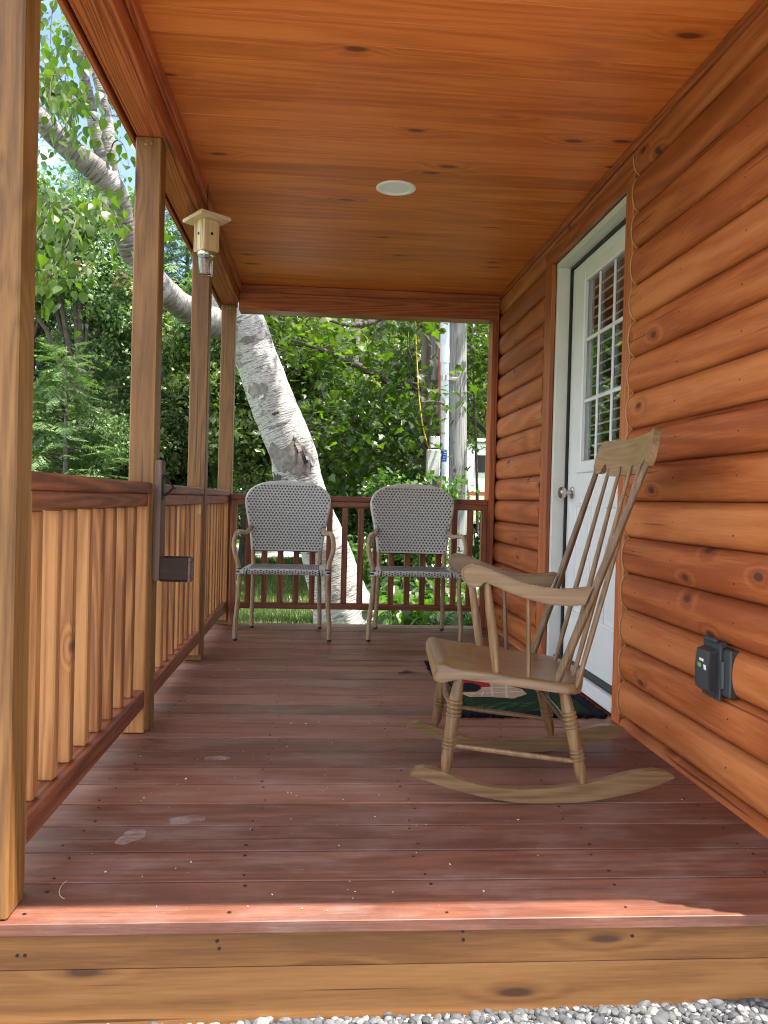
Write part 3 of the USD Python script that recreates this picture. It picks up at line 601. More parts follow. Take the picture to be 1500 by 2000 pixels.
for ya, yb_ in ((3.300, 3.545), (3.735, 3.975)):
    for za, zb_ in ((.30, .845),):
        obj('raised_panel', join([cb(dx0 - .006, dx0 + .004, ya, yb_, za, za + .018, .003), cb(dx0 - .006, dx0 + .004, ya, yb_, zb_ - .018, zb_, .003), cb(dx0 - .006, dx0 + .004, ya, ya + .018, za + .0182, zb_ - .0182, .003), cb(dx0 - .006, dx0 + .004, yb_ - .018, yb_, za + .0182, zb_ - .0182, .003),
                                  cb(dx0 - .004, dx0 + .004, ya + .045, yb_ - .045, za + .045, zb_ - .045, .004)]), M['white'], door)
kx, ky, kz = dx0, 4.03, .895
obj('knob', join([lathe([(0, .0), (0, .031), (.10, .031), (.16, .024), (.2, .012), (.50, .011), (.56, .022), (.66, .027), (.9, .029), (1, .024), (1, 0)], (kx, ky, kz), (kx - .068, ky, kz), 20)]), M['knob'], door, smooth=30)
# corner boards at the far end of the wall
obj('corner_post', cb(1.099, 1.1415, 5.395, 5.53, .001, 2.0395), M['trimz'], cabin)
obj('corner_board', cb(1.142, 1.19, 5.502, 5.545, .001, 2.148), M['trimz'], cabin)

# ------------------------------------------------------------------ porch roof: ceiling planks, beams, mouldings
roof = thing('porch_roof', 'porch roof with an orange stained pine plank ceiling and beams', 'porch roof')
yy = 1.47; k = 0
while yy < 5.56:
    w_ = .129 + .0005 * rng.random()
    obj('ceiling_plank', cb(-.548, XR + .020, yy, min(yy + w_, 5.53), ZC + rng.uniform(0, .0006), ZC + .019, .0007), M['ceil'], roof)
    yy += w_ + .0006
pad = .0
obj('beam', cb(-.663, -.5790, 1.46, 5.54, ZB, 2.30, .003), M['beam'], roof)
obj('beam_lining', cb(-.5785, -.5600, 1.46, 5.40, ZB + .001, 2.1995, .003), M['beam'], roof, label='inner board of the eave beam facing the porch')
obj('eave_trim', cb(-.5595, -.538, 1.46, 5.40, 2.150, 2.1990, .003), M['beam'], roof)
obj('eave_strip', cb(-.6745, -.6635, 1.44, 5.56, ZB + .004, 2.30, .002), M['beam'], roof)
obj('fascia', cb(-.700, -.684, 1.42, 5.60, ZB - .006, 2.34, .003), M['beam'], roof)
obj('header', cb(-.5595, XR - .0055, 5.395, 5.535, 2.040, 2.1990, .003), M['trimx'], roof)
obj('header_ledge', cb(-.5590, XR - .0065, 5.370, 5.3945, 2.150, 2.1985, .003), M['trimx'], roof)
obj('front_header', cb(-.5595, XR - .006, 1.62, 1.72, 2.040, 2.1990, .003), M['trimx'], roof)
obj('overhang', cb(1.1945, 2.2, 1.4205, 1.535, 2.3006, 2.34), M['roof'], roof)  # unseen eave piece, added to keep a wedge of sun off the deck
for z0_ in (2.2205,): obj('sheathing', cb(-.684, 1.194, 1.4205, 5.56, 2.3005, 2.34), M['roof'], roof)
obj('front_rake_board', cb(-.70, 2.20, 1.40, 1.4195, 2.135, 2.345, .003), M['trimx'], roof)
obj('rake_board', cb(-.70, 1.19, 5.561, 5.58, 2.14, 2.345, .003), M['trimx'], roof)
obj('shingle_roof', prism([(-.74, 2.341), (1.19, 2.65), (1.19, 2.69), (-.74, 2.365)], 'y', 1.41, 5.60), M['roof'], roof)

lamp = thing('recessed_light', 'round white recessed light set in the porch ceiling', 'ceiling light', loc=(.292, 3.622, ZC))
obj('trim_ring', lathe([(0, .062), (0, .086), (.5, .0875), (1, .078), (.8, .066), (.2, .062)], (0, 0, .001), (0, 0, -.006), 48), M['lampw'], lamp, smooth=40)
obj('diffuser', tm(trimesh.creation.cylinder(.0645, .003, sections=48)), M['lampd'], lamp)

# ------------------------------------------------------------------ bee trap hanging from the eave
fd = thing('hanging_bee_trap', 'raw pine bee trap block with glass jar hanging by a chain from the eave', 'bee trap', loc=(-.530, 3.70, 1.80), rotz=41)
obj('roof_board', xf(cb(-.076, .076, -.076, .076, 0, .016, .002), rot((1, 0, 0), -5), (0, 0, .236)), M['palex'], fd)
obj('block', cb(-.041, .041, -.041, .041, .103, .2385, .004), M['pale'], fd, rnd=.77)
obj('entry_hole', xf(tm(trimesh.creation.cylinder(.0068, .003, sections=16)), rot((1, 0, 0), 90), (.000, -.0405, .176)), M['dark'], fd)
obj('entry_hole', xf(tm(trimesh.creation.cylinder(.0068, .003, sections=16)), rot((0, 1, 0), 90), (-.0405, 0, .176)), M['dark'], fd)
gr = [cb(-.041 - .0008, -.0395, y_ - .0015, y_ + .0015, .108, .235, .0005) for y_ in (-.028, -.018, .014, .022, .03)]
obj('saw_grooves', join(gr), M['grey'], fd)
obj('jar_lid', lathe([(0, 0), (0, .036), (.15, .038), (.85, .038), (1, .036), (1, 0)], (0, 0, .086), (0, 0, .1025), 28), M['steel'], fd, smooth=40)
obj('jar', lathe([(0, .0), (0, .033), (.04, .0345), (.12, .0345), (.93, .029), (1, .025), (1, 0), (.965, 0), (.95, .024), (.92, .0268), (.12, .0322), (.05, .0322), (.035, 0)], (0, 0, .0855), (0, 0, 0), 32), M['jar'], fd, smooth=40)
ch = []
for k in range(15):
    m = tm(trimesh.creation.torus(.0055, .0011, 10, 6)); m = xf(m, np.diag([1, .62, 1]), (0, 0, 0)); m = xf(m, rot((0, 1, 0), 90)); m = xf(m, rot((0, 0, 1), 90 * (k % 2) + 20), (0, 0, .257 + k * .0098)); ch.append(m)
obj('chain', join(ch), M['iron'], fd)

# ------------------------------------------------------------------ bottle opener board on the second post
bo = thing('bottle_opener', 'weathered bottle opener board with cap box on the second post', 'bottle opener', loc=(XL, PY[1], .53))
obj('board', prism([(.0, .0), (.092, .0), (.092, .318), (.080, .340), (.080, .424), (.004, .424), (.004, .340), (0, .322)], 'x', .0006, .0235), M['grey'], bo, rnd=.8)
bx = []
obj('cap_box', join([cb(.024, .122, .001, .011, .004, .082), cb(.024, .122, .081, .091, .004, .082), cb(.0242, .122, .0112, .0808, -.004, .0036)]), M['greyx'], bo)
obj('box_end', join([cb(.1222, .131, .001, .091, -.004, .014), cb(.1222, .131, .001, .091, .066, .082), cb(.1222, .131, .001, .022, .0142, .0658), cb(.1222, .131, .070, .091, .0142, .0658)]), M['grey'], bo)
op = join([cb(.0238, .0275, .022, .066, .285, .375, .001), tube([(.026, .030, .372), (.060, .034, .330), (.030, .036, .300)], .0035, 6), tube([(.026, .058, .372), (.060, .054, .330), (.030, .052, .300)], .0035, 6), tube([(.060, .034, .330), (.063, .044, .328), (.060, .054, .330)], .0045, 6)])
obj('opener', op, M['iron'], bo)

# ------------------------------------------------------------------ outdoor socket cover on the log wall
oc = thing('outlet_cover', 'dark grey weatherproof outlet cover low on the log wall', 'outlet cover', loc=(1.1450, 2.27, .38))
obj('base', cb(-.008, .018, -.072, .072, -.072, .062, .004), M['plastic'], oc)
obj('flange', cb(-.0165, -.0082, -.032, .074, -.088, .075, .003), M['plastic'], oc)
lid = prism([(-.016, -.080), (-.043, -.062), (-.0465, .0), (-.041, .048), (-.016, .056)], 'y', -.020, .062)
obj('lid', lid, M['plastic'], oc)
obj('side_panel', prism([(-.019, -.072), (-.040, -.058), (-.043, .0), (-.038, .042), (-.019, .048)], 'y', -.0215, -.0198), M['plastic2'], oc)
obj('hinge', xf(tm(trimesh.creation.cylinder(.0085, .075, sections=14)), None, (-.010, -.036, -.012)), M['plastic'], oc, smooth=40)
obj('top_tab', join([cb(-.030, -.0170, -.024, .050, .0755, .086, .002), xf(tm(trimesh.creation.cylinder(.008, .012, sections=14)), rot((1, 0, 0), 90), (-.012, -.036, .072))]), M['plastic'], oc)
obj('sticker', xf(cb(-.0006, .0006, -.012, .012, -.004, .004, .0002), rot((0, 1, 0), -6), (-.0460, .022, .020)), M['sticker'], oc)
obj('sticker', xf(cb(-.0006, .0006, -.010, .010, -.006, .006, .0002), rot((0, 1, 0), -6), (-.0468, .032, .004)), M['stickerg'], oc)
obj('sticker', xf(cb(-.0006, .0006, -.007, .007, -.007, .007, .0002), rot((0, 1, 0), -6), (-.0470, -.002, .002)), M['sticker'], oc)

# ------------------------------------------------------------------ door mat
mt = thing('door_mat', 'dark green door mat with navy border in front of the white door', 'door mat')
mx0, mx1, my0, my1 = .560, 1.138, 3.160, 4.215
fr_ = []
for s in range(260):
    e = rng.integers(0, 4); u = rng.random()
    x, y = ((mx0 + u * (mx1 - mx0), my0), (mx0 + u * (mx1 - mx0), my1), (mx0, my0 + u * (my1 - my0)), (mx1 - .004, my0 + u * (my1 - my0)))[e]
    fr_.append(xf(cb(-.010, .010, -.006, .006, -.007, .007, .003), rot((0, 0, 1), rng.uniform(0, 180)) @ rot((1, 0, 0), rng.uniform(-25, 25)), (x + rng.normal(0, .003), y + rng.normal(0, .003), .0085)))
obj('border', join([cb(mx0, mx0 + .045, my0, my1, .001, .015, .005), cb(mx1 - .045, mx1, my0, my1, .001, .015, .005), cb(mx0 + .046, mx1 - .046, my0, my0 + .045, .001, .0148, .005), cb(mx0 + .046, mx1 - .046, my1 - .045, my1, .001, .0148, .005)] + fr_), M['matb'], mt)
obj('field', cb(mx0 + .0462, mx1 - .0462, my0 + .0457, my1 - .0457, .001, .0135, .003), M['mat'], mt)
zt = .0132
def patch(name, poly, mat, h=.0025):
    obj(name, prism(poly, 'z', zt, zt + h), mat, mt)
patch('beige_shape', [(.689, 3.83), (.764, 3.815), (.835, 3.70), (.905, 3.585), (.905, 3.50), (.83, 3.418), (.737, 3.444), (.646, 3.441), (.620, 3.499), (.640, 3.72)], M['matt'])
patch('red_shape', [(.660, 3.770), (.784, 3.765), (.776, 3.628), (.690, 3.610)], M['matr'], .0042)
patch('navy_shape', [(.635, 3.70), (.700, 3.690), (.725, 3.64), (.722, 3.59), (.690, 3.530), (.630, 3.523)], M['matb'], .0056)
for (xa, ya), (xb, yb_) in (((.745, 3.445), (.80, 3.79)), ((.70, 3.46), (.72, 3.53)), ((.80, 3.43), (.85, 3.66)), ((.66, 3.485), (.90, 3.545)), ((.74, 3.60), (.87, 3.62))):
    d = np.array([xb - xa, yb_ - ya]); d /= np.linalg.norm(d); nrm = np.array([-d[1], d[0]]) * .0045
    patch('cream_line', [tuple(np.array((xa, ya)) + nrm), tuple(np.array((xa, ya)) - nrm), tuple(np.array((xb, yb_)) - nrm), tuple(np.array((xb, yb_)) + nrm)], M['matw'], .0036)
for k in range(16):
    x = .635 + .026 * k; y = 3.245 + .040 * (k % 2) + .10 * ((k // 5) % 2) * .5; a = rng.uniform(.2, .9); L_ = .05
    c, s_ = math.cos(a), math.sin(a)
    pl = [(x - c * L_, y - s_ * L_), (x + s_ * .012, y - c * .012), (x + c * L_, y + s_ * L_), (x - s_ * .012, y + c * .012)]
    if x < 1.06: patch('leaf_shape', pl, M['matl'], .0016)

# ------------------------------------------------------------------ rocking chair
rk = thing('rocking_chair', 'tan wooden rocking chair with spindle back facing left', 'rocking chair')
SA = math.sin(math.radians(4.5)); CA = math.cos(math.radians(4.5))
def rloc(v):                      # chair frame (u along the depth, v across, z) to the porch
    v = np.asarray(v, float); u = v[..., 0] - .65
    return np.stack([.65 + u * CA + v[..., 1] * SA, 2.25 - u * SA * .35 + v[..., 1] * CA, v[..., 2]], -1)
def rmesh(m): return rloc(m[0]), m[1]
top = [(.268, .083), (.280, .094), (.300, .098), (.330, .092), (.360, .083), (.415, .061), (.460, .049), (.507, .042), (.575, .038), (.646, .041), (.700, .047), (.757, .056), (.82, .070), (.879, .085), (.923, .093), (.955, .095), (.985, .091), (1.005, .082)]
bot = [(1.010, .075), (.96, .053), (.90, .034), (.84, .020), (.787, .010), (.73, .003), (.67, .0008), (.60, .0006), (.555, .003), (.508, .009), (.46, .018), (.416, .029), (.37, .041), (.324, .055), (.262, .075)]
for v0 in (.0, .470):
    m = prism(top + bot, 'y', v0, v0 + .028)
    obj('rocker', rmesh(m), M['rockx'], rk)
# seat: sculpted slab
seatprof = [(.322, .362, 0), (.3245, .374, 0), (.334, .3825, 0), (.350, .3835, 0), (.372, .377, 0), (.41, .371, 0), (.50, .361, 0), (.60, .347, 0), (.70, .334, 0), (.745, .330, 0), (.757, .326, 0)]
def seat_half(u):                 # half width across at depth u, rounded back corners
    w = .247 - .012 * (u - .33)
    if u > .69: w -= .060 * ((u - .69) / .067) ** 2.4
    return w
tops, bots = [], []
us = np.r_[np.linspace(.322, .38, 8), np.linspace(.40, .70, 12), np.linspace(.71, .768, 9)]
pu = np.array([p[0] for p in seatprof]); pz = np.array([p[1] for p in seatprof])
nv = 17; V = []; F = []
for u in us:
    hw = seat_half(min(u, .757)) - (max(0, u - .755) * 4)
    for j in range(nv):
        s = -1 + 2 * j / (nv - 1)
        back = .022 * max(0, 1 - abs(s) ** 2.2) * ss(.60, .76, u)
        dish = .010 * max(0, 1 - s * s) * ss(.40, .52, u) * (1 - ss(.66, .74, u))
        z = np.interp(u, pu, pz) - dish - (.004 if abs(s) > .97 else 0)
        V.append((u + back, .2475 + s * hw, z))
nt = len(V)
for u in us:
    hw = seat_half(min(u, .757)) - (max(0, u - .755) * 4) - .004
    zt_ = np.interp(u, pu, pz)
    th = .030 if u > .40 else .030 + .016 * (1 - ss(.345, .405, u)) - .022 * (1 - ss(.320, .334, u))
    for j in range(nv):
        s = -1 + 2 * j / (nv - 1); back = .022 * max(0, 1 - abs(s) ** 2.2) * ss(.60, .76, u)
        V.append((u + back - (.004 if u > .75 else 0), .2475 + s * hw, min(zt_, .3785) - th))
nu = len(us)
for i in range(nu - 1):
    for j in range(nv - 1):
        a = i * nv + j; F.append([a, a + 1, a + nv + 1, a + nv]); b = nt + a; F.append([b, b + nv, b + nv + 1, b + 1])
    for j, fl_ in ((0, 0), (nv - 1, 1)):
        a = i * nv + j; b = nt + a; F.append([a, a + nv, b + nv, b] if not fl_ else [a, b, b + nv, a + nv])
for j in range(nv - 1):
    a, b = j, nt + j; F.append([a, b, b + 1, a + 1]); a, b = (nu - 1) * nv + j, nt + (nu - 1) * nv + j; F.append([a, a + 1, b + 1, b])
obj('seat', rmesh((np.array(V), np.array(F))), M['rockx'], rk, smooth=50)
# arms
arm = [(.392, .628), (.391, .640), (.396, .652), (.408, .660), (.422, .6625), (.440, .660), (.47, .650), (.521, .630), (.575, .611), (.623, .602), (.67, .598), (.71, .600), (.748, .606), (.758, .605), (.737, .556), (.70, .553), (.66, .554), (.624, .559), (.575, .570), (.523, .587), (.485, .603), (.458, .614), (.451, .611), (.444, .603), (.434, .599), (.422, .598), (.408, .603), (.398, .614)]
def rounded_prism(poly, a, b, r=.006):
    from shapely.geometry import Polygon
    P = Polygon(poly); inn = P.buffer(-r * .7)
    return join([prism(poly, 'y', a + r, b - r), prism(list(inn.exterior.coords)[:-1], 'y', a, a + r + .0004), prism(list(inn.exterior.coords)[:-1], 'y', b - r - .0004, b)])
for v0 in (-.012, .462):
    obj('arm', rmesh(rounded_prism(arm, v0, v0 + .044)), M['rockx'], rk)
def rod(name, p0, p1, prof, seg=16, mat='rockz'):
    obj(name, lathe(prof, rloc(p0), rloc(p1), seg), M[mat], rk, smooth=40)
for v in (.030, .465):
    vt = .010 if v < .2 else .484
    rod('arm_post', (.502, v, .352), (.463, vt, .612), [(0, .0095), (.05, .0125), (.35, .0135), (.7, .0125), (1, .0105)])
    rod('arm_spindle', (.592, v, .338), (.580, vt, .572), [(0, .0060), (.3, .0075), (.6, .0066), (1, .0050)])
# back posts and spindles, ends of the bottom row found on the seat, of the top row on the crest
def wrod(name, p0, p1, prof): obj(name, lathe(prof, p0, p1, 16), M['rockz'], rk, smooth=40)
pst = [(0, .0095), (.06, .0115), (.35, .0130), (.6, .0115), (1, .0088)]
wrod('back_post', (.671, 2.284, .320), (.899, 2.232, .958), pst)
wrod('back_post', (.722, 2.735, .320), (.947, 2.788, .962), pst)
spn = [(0, .0062), (.2, .0078), (.45, .0082), (.8, .0066), (1, .0056)]
for a, b in (((.729, 2.271), (.916, 2.325)), ((.752, 2.383), (.934, 2.445)), ((.764, 2.480), (.944, 2.565)), ((.766, 2.622), (.948, 2.675))):
    wrod('back_spindle', (*a, .320), (*b, .958), spn)
# crest rail: curved panel with hanging end lobes
nn = 41; V = []; F = []
for i in range(nn):
    s = -1 + 2 * i / (nn - 1)
    yc = 2.212 + (s + 1) / 2 * .592
    xc = .899 + .030 * (1 - s * s) + .043 * (s + 1) / 2
    e = abs(s)
    ztop = 1.050 - .004 * (1 - e) + .006 * ss(.5, .95, e) - .048 * max(0, (e - .86) / .14) ** 2
    zbot = .931 + (.044 * math.exp(-((e - .70) / .085) ** 2)) + .014 * ss(.74, .93, e) + .020 * max(0, (e - .93) / .07) ** 2
    for zz in np.linspace(zbot, ztop, 6):
        lean = (zz - .94) * .20
        V.append((xc + lean - .010, yc, zz)); 
    for zz in np.linspace(zbot, ztop, 6):
        lean = (zz - .94) * .20
        V.append((xc + lean + .010, yc, zz))
for i in range(nn - 1):
    a, b = i * 12, (i + 1) * 12
    for j in range(5):
        F.append([a + j, a + j + 1, b + j + 1, b + j]); F.append([a + 6 + j, b + 6 + j, b + 7 + j, a + 7 + j])
    F.append([a, b, b + 6, a + 6]); F.append([a + 5, a + 11, b + 11, b + 5])
for a in (0, (nn - 1) * 12):
    for j in range(5): F.append([a + j, a + 6 + j, a + 7 + j, a + j + 1])
obj('crest_rail', (np.array(V), np.array(F)), M['rocky'], rk, smooth=40)
# legs with turned rings
def ringed(r, t0, t1, n):
    out = []
    for k in range(n):
        a, b = t0 + (t1 - t0) * k / n, t0 + (t1 - t0) * (k + 1) / n
        out += [(a + (b - a) * .05, r * .90), (a + (b - a) * .3, r * 1.08), (a + (b - a) * .7, r * 1.08), (a + (b - a) * .95, r * .90)]
    return out
legp = [(0, .0145), (.10, .0150), (.2, .0175), (.24, .0185)] + ringed(.0200, .25, .42, 4) + [(.44, .0190), (.58, .0178), (.62, .0175)] + ringed(.0180, .63, .74, 3) + [(.76, .0160), (.84, .0168), (.90, .0145), (.96, .0100), (1.0, .0075)]
for p0, p1 in (((.394, .022, .352), (.359, .013, .074)), ((.690, .030, .322), (.753, .014, .044)), ((.394, .465, .352), (.361, .484, .076)), ((.690, .455, .322), (.757, .484, .046))):
    rod('leg', p0, p1, legp, 20)
rod('side_stretcher', (.373, .016, .156), (.738, .016, .113), [(0, .0062), (.5, .0085), (1, .0062)], 12)
rod('side_stretcher', (.373, .478, .156), (.738, .474, .113), [(0, .0062), (.5, .0085), (1, .0062)], 12)
trn = [(0, .008), (.2, .0095), (.36, .013), (.40, .015), (.43, .012), (.47, .0165), (.53, .0165), (.57, .012), (.60, .015), (.64, .013), (.8, .0095), (1, .008)]
rod('front_stretcher', (.383, .022, .245), (.383, .472, .245), trn, 16)
rod('back_stretcher', (.714, .024, .205), (.714, .468, .205), [(0, .007), (.5, .010), (1, .007)], 12)

# ------------------------------------------------------------------ woven bistro armchairs
ac = thing('woven_armchair', 'left of two grey woven armchairs, in front of the birch trunk', 'armchair', 'woven armchairs at the back railing', loc=(-.2075, 4.84, 0))
def ctube(name, pts, r=.0135, n=6, seg=12): obj(name, tube(smoothpath(pts, n), r, seg), M['cane'], ac, smooth=40)
for s in (-1, 1):
    ctube('arm_leg', [(s * .273, 0, .012), (s * .262, -.016, .20), (s * .2545, -.034, .405), (s * .262, -.040, .455), (s * .281, -.040, .52), (s * .285, -.034, .575), (s * .277, -.012, .618), (s * .262, .06, .630), (s * .248, .17, .622), (s * .238, .26, .622), (s * .226, .33, .640), (s * .222, .372, .655)])
    obj('foot_cap', lathe([(0, 0), (0, .010), (.3, .0135), (1, .0145), (1, 0)], (s * .273, 0, .0006), (s * .273, -.0005, .013), 12), M['cup'], ac)
    ctube('back_leg', [(s * .216, .488, .012), (s * .211, .43, .22), (s * .207, .385, .42), (s * .209, .375, .51)])
    obj('foot_cap', lathe([(0, 0), (0, .010), (.3, .0135), (1, .0145), (1, 0)], (s * .216, .488, .0006), (s * .216, .487, .013), 12), M['cup'], ac)
    for zz, k in ((.404, 0), (.413, 1), (.422, 0), (.395, 1)):
        obj('wrap', lathe([(0, .0138), (.2, .0165), (.8, .0165), (1, .0138)], (s * .2546, -.034, zz - .0046), (s * .2546, -.034, zz + .0046), 12), M['weave'] if k else M['weaved'], ac)
    for q_, k in ((0, 0), (.009, 1), (.018, 0), (.027, 1)):
        obj('wrap', lathe([(0, .0138), (.2, .0165), (.8, .0165), (1, .0138)], (s * (.2255 - q_ * .2), .334 + q_ * .9, .6405 + q_ * .36), (s * (.2255 - q_ * .2 - .0018), .342 + q_ * .9, .6437 + q_ * .36), 12), M['weave'] if k else M['weaved'], ac)
# woven back shell
def back_half(z):
    zs_ = [.503, .56, .62, .70, .76, .80, .83, .86, .885, .905, .920, .930, .935]; ws = [.213, .219, .227, .243, .256, .2615, .2605, .250, .228, .196, .152, .10, .0]
    return np.interp(z, zs_, ws)
def back_y(x, z): return .372 + .16 * (z - .5) + .028 * (1 - (x / .262) ** 2)
zs = np.r_[np.linspace(.503, .90, 60), np.linspace(.904, .9345, 14)]
nx = 56; V = []; F = []
for side in (0, 1):
    for z in zs:
        h = back_half(z)
        for j in range(nx):
            x = h * (-1 + 2 * j / (nx - 1)); e = 1 - abs(x) / max(h, 1e-6); et = min(1, (.9352 - z) / .012)
            th = .0125 * min(1, (e * h / .010) ** .5 if e > 0 else 0) * max(.05, min(1, et)) ** .5
            w = .0016 * math.sin(x / .0107 * math.pi) * math.sin(z / .0098 * math.pi)
            V.append((x, back_y(x, z) + (-th - w if side == 0 else th), z))
nz = len(zs); NV = nz * nx
for i in range(nz - 1):
    for j in range(nx - 1):
        a = i * nx + j; F.append([a, a + 1, a + nx + 1, a + nx]); a += NV; F.append([a, a + nx, a + nx + 1, a + 1])
for j in range(nx - 1): F.append([j, NV + j, NV + j + 1, j + 1])
for i in range(nz - 1):
    for j in (0, nx - 1): a = i * nx + j; F.append([a, a + nx, a + nx + NV, a + NV])
obj('back', (np.array(V), np.array(F)), M['weave'], ac, smooth=60)
outl = [(s_ * (back_half(z) - .0035), back_y(back_half(z), z), z) for s_, rng_ in ((-1, zs[::4]), (1, zs[::4][::-1])) for z in rng_]
obj('back_rim', tube(outl, .0125, 10), M['weave'], ac, smooth=40)
dots = []
for i, z in enumerate(np.arange(.518, .925, .0170)):
    h = back_half(z)
    for j in range(-14, 15):
        x = (j + .5 * (i % 2)) * .0212 * (.82 + .18 * h / .26)
        if abs(x) < h - .006:
            dots.append(move(cb(-.0050, .0050, -.0148, .0148, -.0048, .0048, .001), (x + rng.normal(0, .0004), back_y(x, z), z + rng.normal(0, .0004))))
obj('dark_strands', join(dots), M['weaved'], ac, kind='stuff')
obj('lower_edge', tube([(x, back_y(x, .503) - .002, .502) for x in np.linspace(-.208, .208, 9)], .006, 8), M['weaved'], ac, smooth=40)
# woven seat with a rolled front
from shapely.geometry import Polygon
sp = Polygon([(-.225, -.035), (.225, -.035), (.205, .37), (-.205, .37)]).buffer(.02)
V, F = prism(list(sp.exterior.coords)[:-1], 'z', .392, .418)
obj('seat', (V, F), M['weave'], ac)
obj('seat_roll', tube([(-.245, -.036, .404), (-.20, -.050, .406), (0, -.056, .409), (.20, -.050, .406), (.245, -.036, .404)], .0165, 10), M['weave'], ac, smooth=40)
dots = []
for i in range(22):
    for j in range(21):
        x, y = -.2 + .0195 * j + .0098 * (i % 2), -.03 + .0185 * i
        if abs(x) < .208: dots.append(move(cb(-.004, .004, -.004, .004, -.0145, .0145, .001), (x, y, .4052)))
for k, x in enumerate(np.arange(-.21, .215, .0165)):
    zc = .409 - .003 * (abs(x) / .2) ** 2; yc = -.056 + .007 * (abs(x) / .2) ** 2
    for a in (-10, 28) if k % 2 else (9, -28):
        dots.append(move(cb(-.0045, .0045, -.004, .004, -.003, .003, .001), (x, yc - .0152 * math.cos(math.radians(a)), zc + .0152 * math.sin(math.radians(a)))))
obj('dark_strands', join(dots), M['weaved'], ac, kind='stuff')
for s in (-1, 1):
    for k in range(4): obj('wrap', xf(lathe([(0, .0165), (.2, .0185), (.8, .0185), (1, .0165)], (0, 0, -.004), (0, 0, .004), 12), rot((0, 1, 0), 80 * s), (s * (.207 + .0085 * k), -.049 + .004 * k, .4052)), M['weaved'] if k % 2 == 0 else M['weave'], ac)
dup(ac, 'woven_armchair', (.5685, 4.845, 0), -2.0, 'right of two grey woven armchairs, beside the rocking chair', 'armchair', 'woven armchairs at the back railing')

# ------------------------------------------------------------------ birch
def leaf_ovate(L, W, fold=.18, curl=.15):
    t = np.array([0, .12, .32, .55, .78, 1.0]); w = np.array([.0, .36, .5, .42, .22, 0]) * W
    V = []; F = []
    for a, b in zip(t, w):
        z = -curl * L * a * a
        V += [(-b, -a * L, z + fold * b), (0, -a * L, z), (b, -a * L, z + fold * b)]
    for i in range(5):
        o = i * 3
        F += [[o, o + 1, o + 4], [o, o + 4, o + 3], [o + 1, o + 2, o + 5], [o + 1, o + 5, o + 4]]
    return np.array(V), np.array(F)
birch = thing('birch_tree', 'leaning white birch with peeling bark behind the back railing', 'tree')
TR = np.array([(0.364, 7.36, -0.55, 0.43), (0.314, 7.35, -0.346, 0.375), (0.225, 7.3, -0.135, 0.296), (0.094, 7.25, 0.229, 0.238), (0.049, 7.22, 0.378, 0.228), (-0.091, 7.2, 0.688, 0.221), (-0.204, 7.18, 0.999, 0.222), (-0.262, 7.15, 1.243, 0.212), (-0.368, 7.14, 1.485, 0.208), (-0.463, 7.12, 1.724, 0.201), (-0.558, 7.1, 1.961, 0.193), (-0.651, 7.06, 2.192, 0.192), (-0.734, 7.0, 2.381, 0.191), (-0.84, 7.0, 2.581, 0.173), (-0.941, 7.02, 2.816, 0.152), (-1.021, 7.1, 3.2, 0.14), (-1.061, 7.2, 3.9, 0.12), (-1.141, 7.3, 4.9, 0.09), (-1.2409999999999999, 7.5, 6.4, 0.03)])
TR[:, 3] *= .94
tp = smoothpath(TR, 9)
V, F, UV = tube(tp[:, :3], tp[:, 3], 40, jitter=.14, seed=3, uvout=True)
c = np.repeat(tp[:, :3], 40, 0); lowm = np.clip((-.0 - V[:-2, 2]) / .5, 0, 1)
ang = np.arctan2(V[:-2, 1] - c[:, 1], V[:-2, 0] - c[:, 0])
V[:-2] = c + (V[:-2] - c) * (1 + (lowm * .35 * np.maximum(0, np.cos(ang * 5 + 1)) ** 2)[:, None])
obj('trunk', (V, F), M['birch'], birch, smooth=True, uv=UV)
def limb(name, pts, mat='birch2', seg=16, n=6, jit=.2):
    p = smoothpath(np.asarray(pts, float), n); p[:, 3] = np.maximum(p[:, 3], .002)
    V, F, UV = tube(p[:, :3], p[:, 3], seg, jitter=jit, seed=5, uvout=True)
    obj(name, (V, F), M[mat], birch, smooth=True, uv=UV); return p
A = limb('limb', [(-.72, 7.02, 2.20, .10), (-.80, 6.95, 2.235, .125), (-.919, 6.85, 2.256, .125), (-1.082, 6.7, 2.303, .106), (-1.187, 6.5, 2.351, .098), (-1.285, 6.3, 2.439, .092), (-1.389, 6.15, 2.543, .086), (-1.434, 6.0, 2.696, .079), (-1.452, 5.9, 2.84, .078), (-1.513, 5.8, 2.968, .086), (-1.65, 5.7, 3.065, .078), (-1.771, 5.6, 3.151, .073), (-1.854, 5.5, 3.227, .068), (-1.964, 5.4, 3.357, .06), (-2.1, 5.3, 3.534, .052), (-2.3, 5.2, 3.9, .04), (-2.5, 5.0, 4.5, .02)], seg=24)
B = limb('limb', [(-1.479, 5.8, 2.93, .05), (-1.511, 5.8, 3.034, .047), (-1.53, 5.75, 3.106, .043), (-1.574, 5.7, 3.28, .042), (-1.586, 5.65, 3.396, .038), (-1.605, 5.6, 3.508, .033), (-1.605, 5.5, 3.641, .026), (-1.612, 5.4, 3.813, .02), (-1.62, 5.3, 4.069, .015), (-1.7, 5.2, 4.6, .006)])
Cc = limb('limb', [(-1.471, 5.85, 2.95, .05), (-1.486, 5.85, 3.055, .042), (-1.513, 5.85, 3.211, .04), (-1.544, 5.9, 3.435, .04), (-1.578, 5.9, 3.56, .033), (-1.623, 5.9, 3.712, .027), (-1.689, 5.9, 3.918, .022), (-1.764, 5.9, 4.194, .016), (-1.85, 5.9, 4.8, .006)])
twigs = []
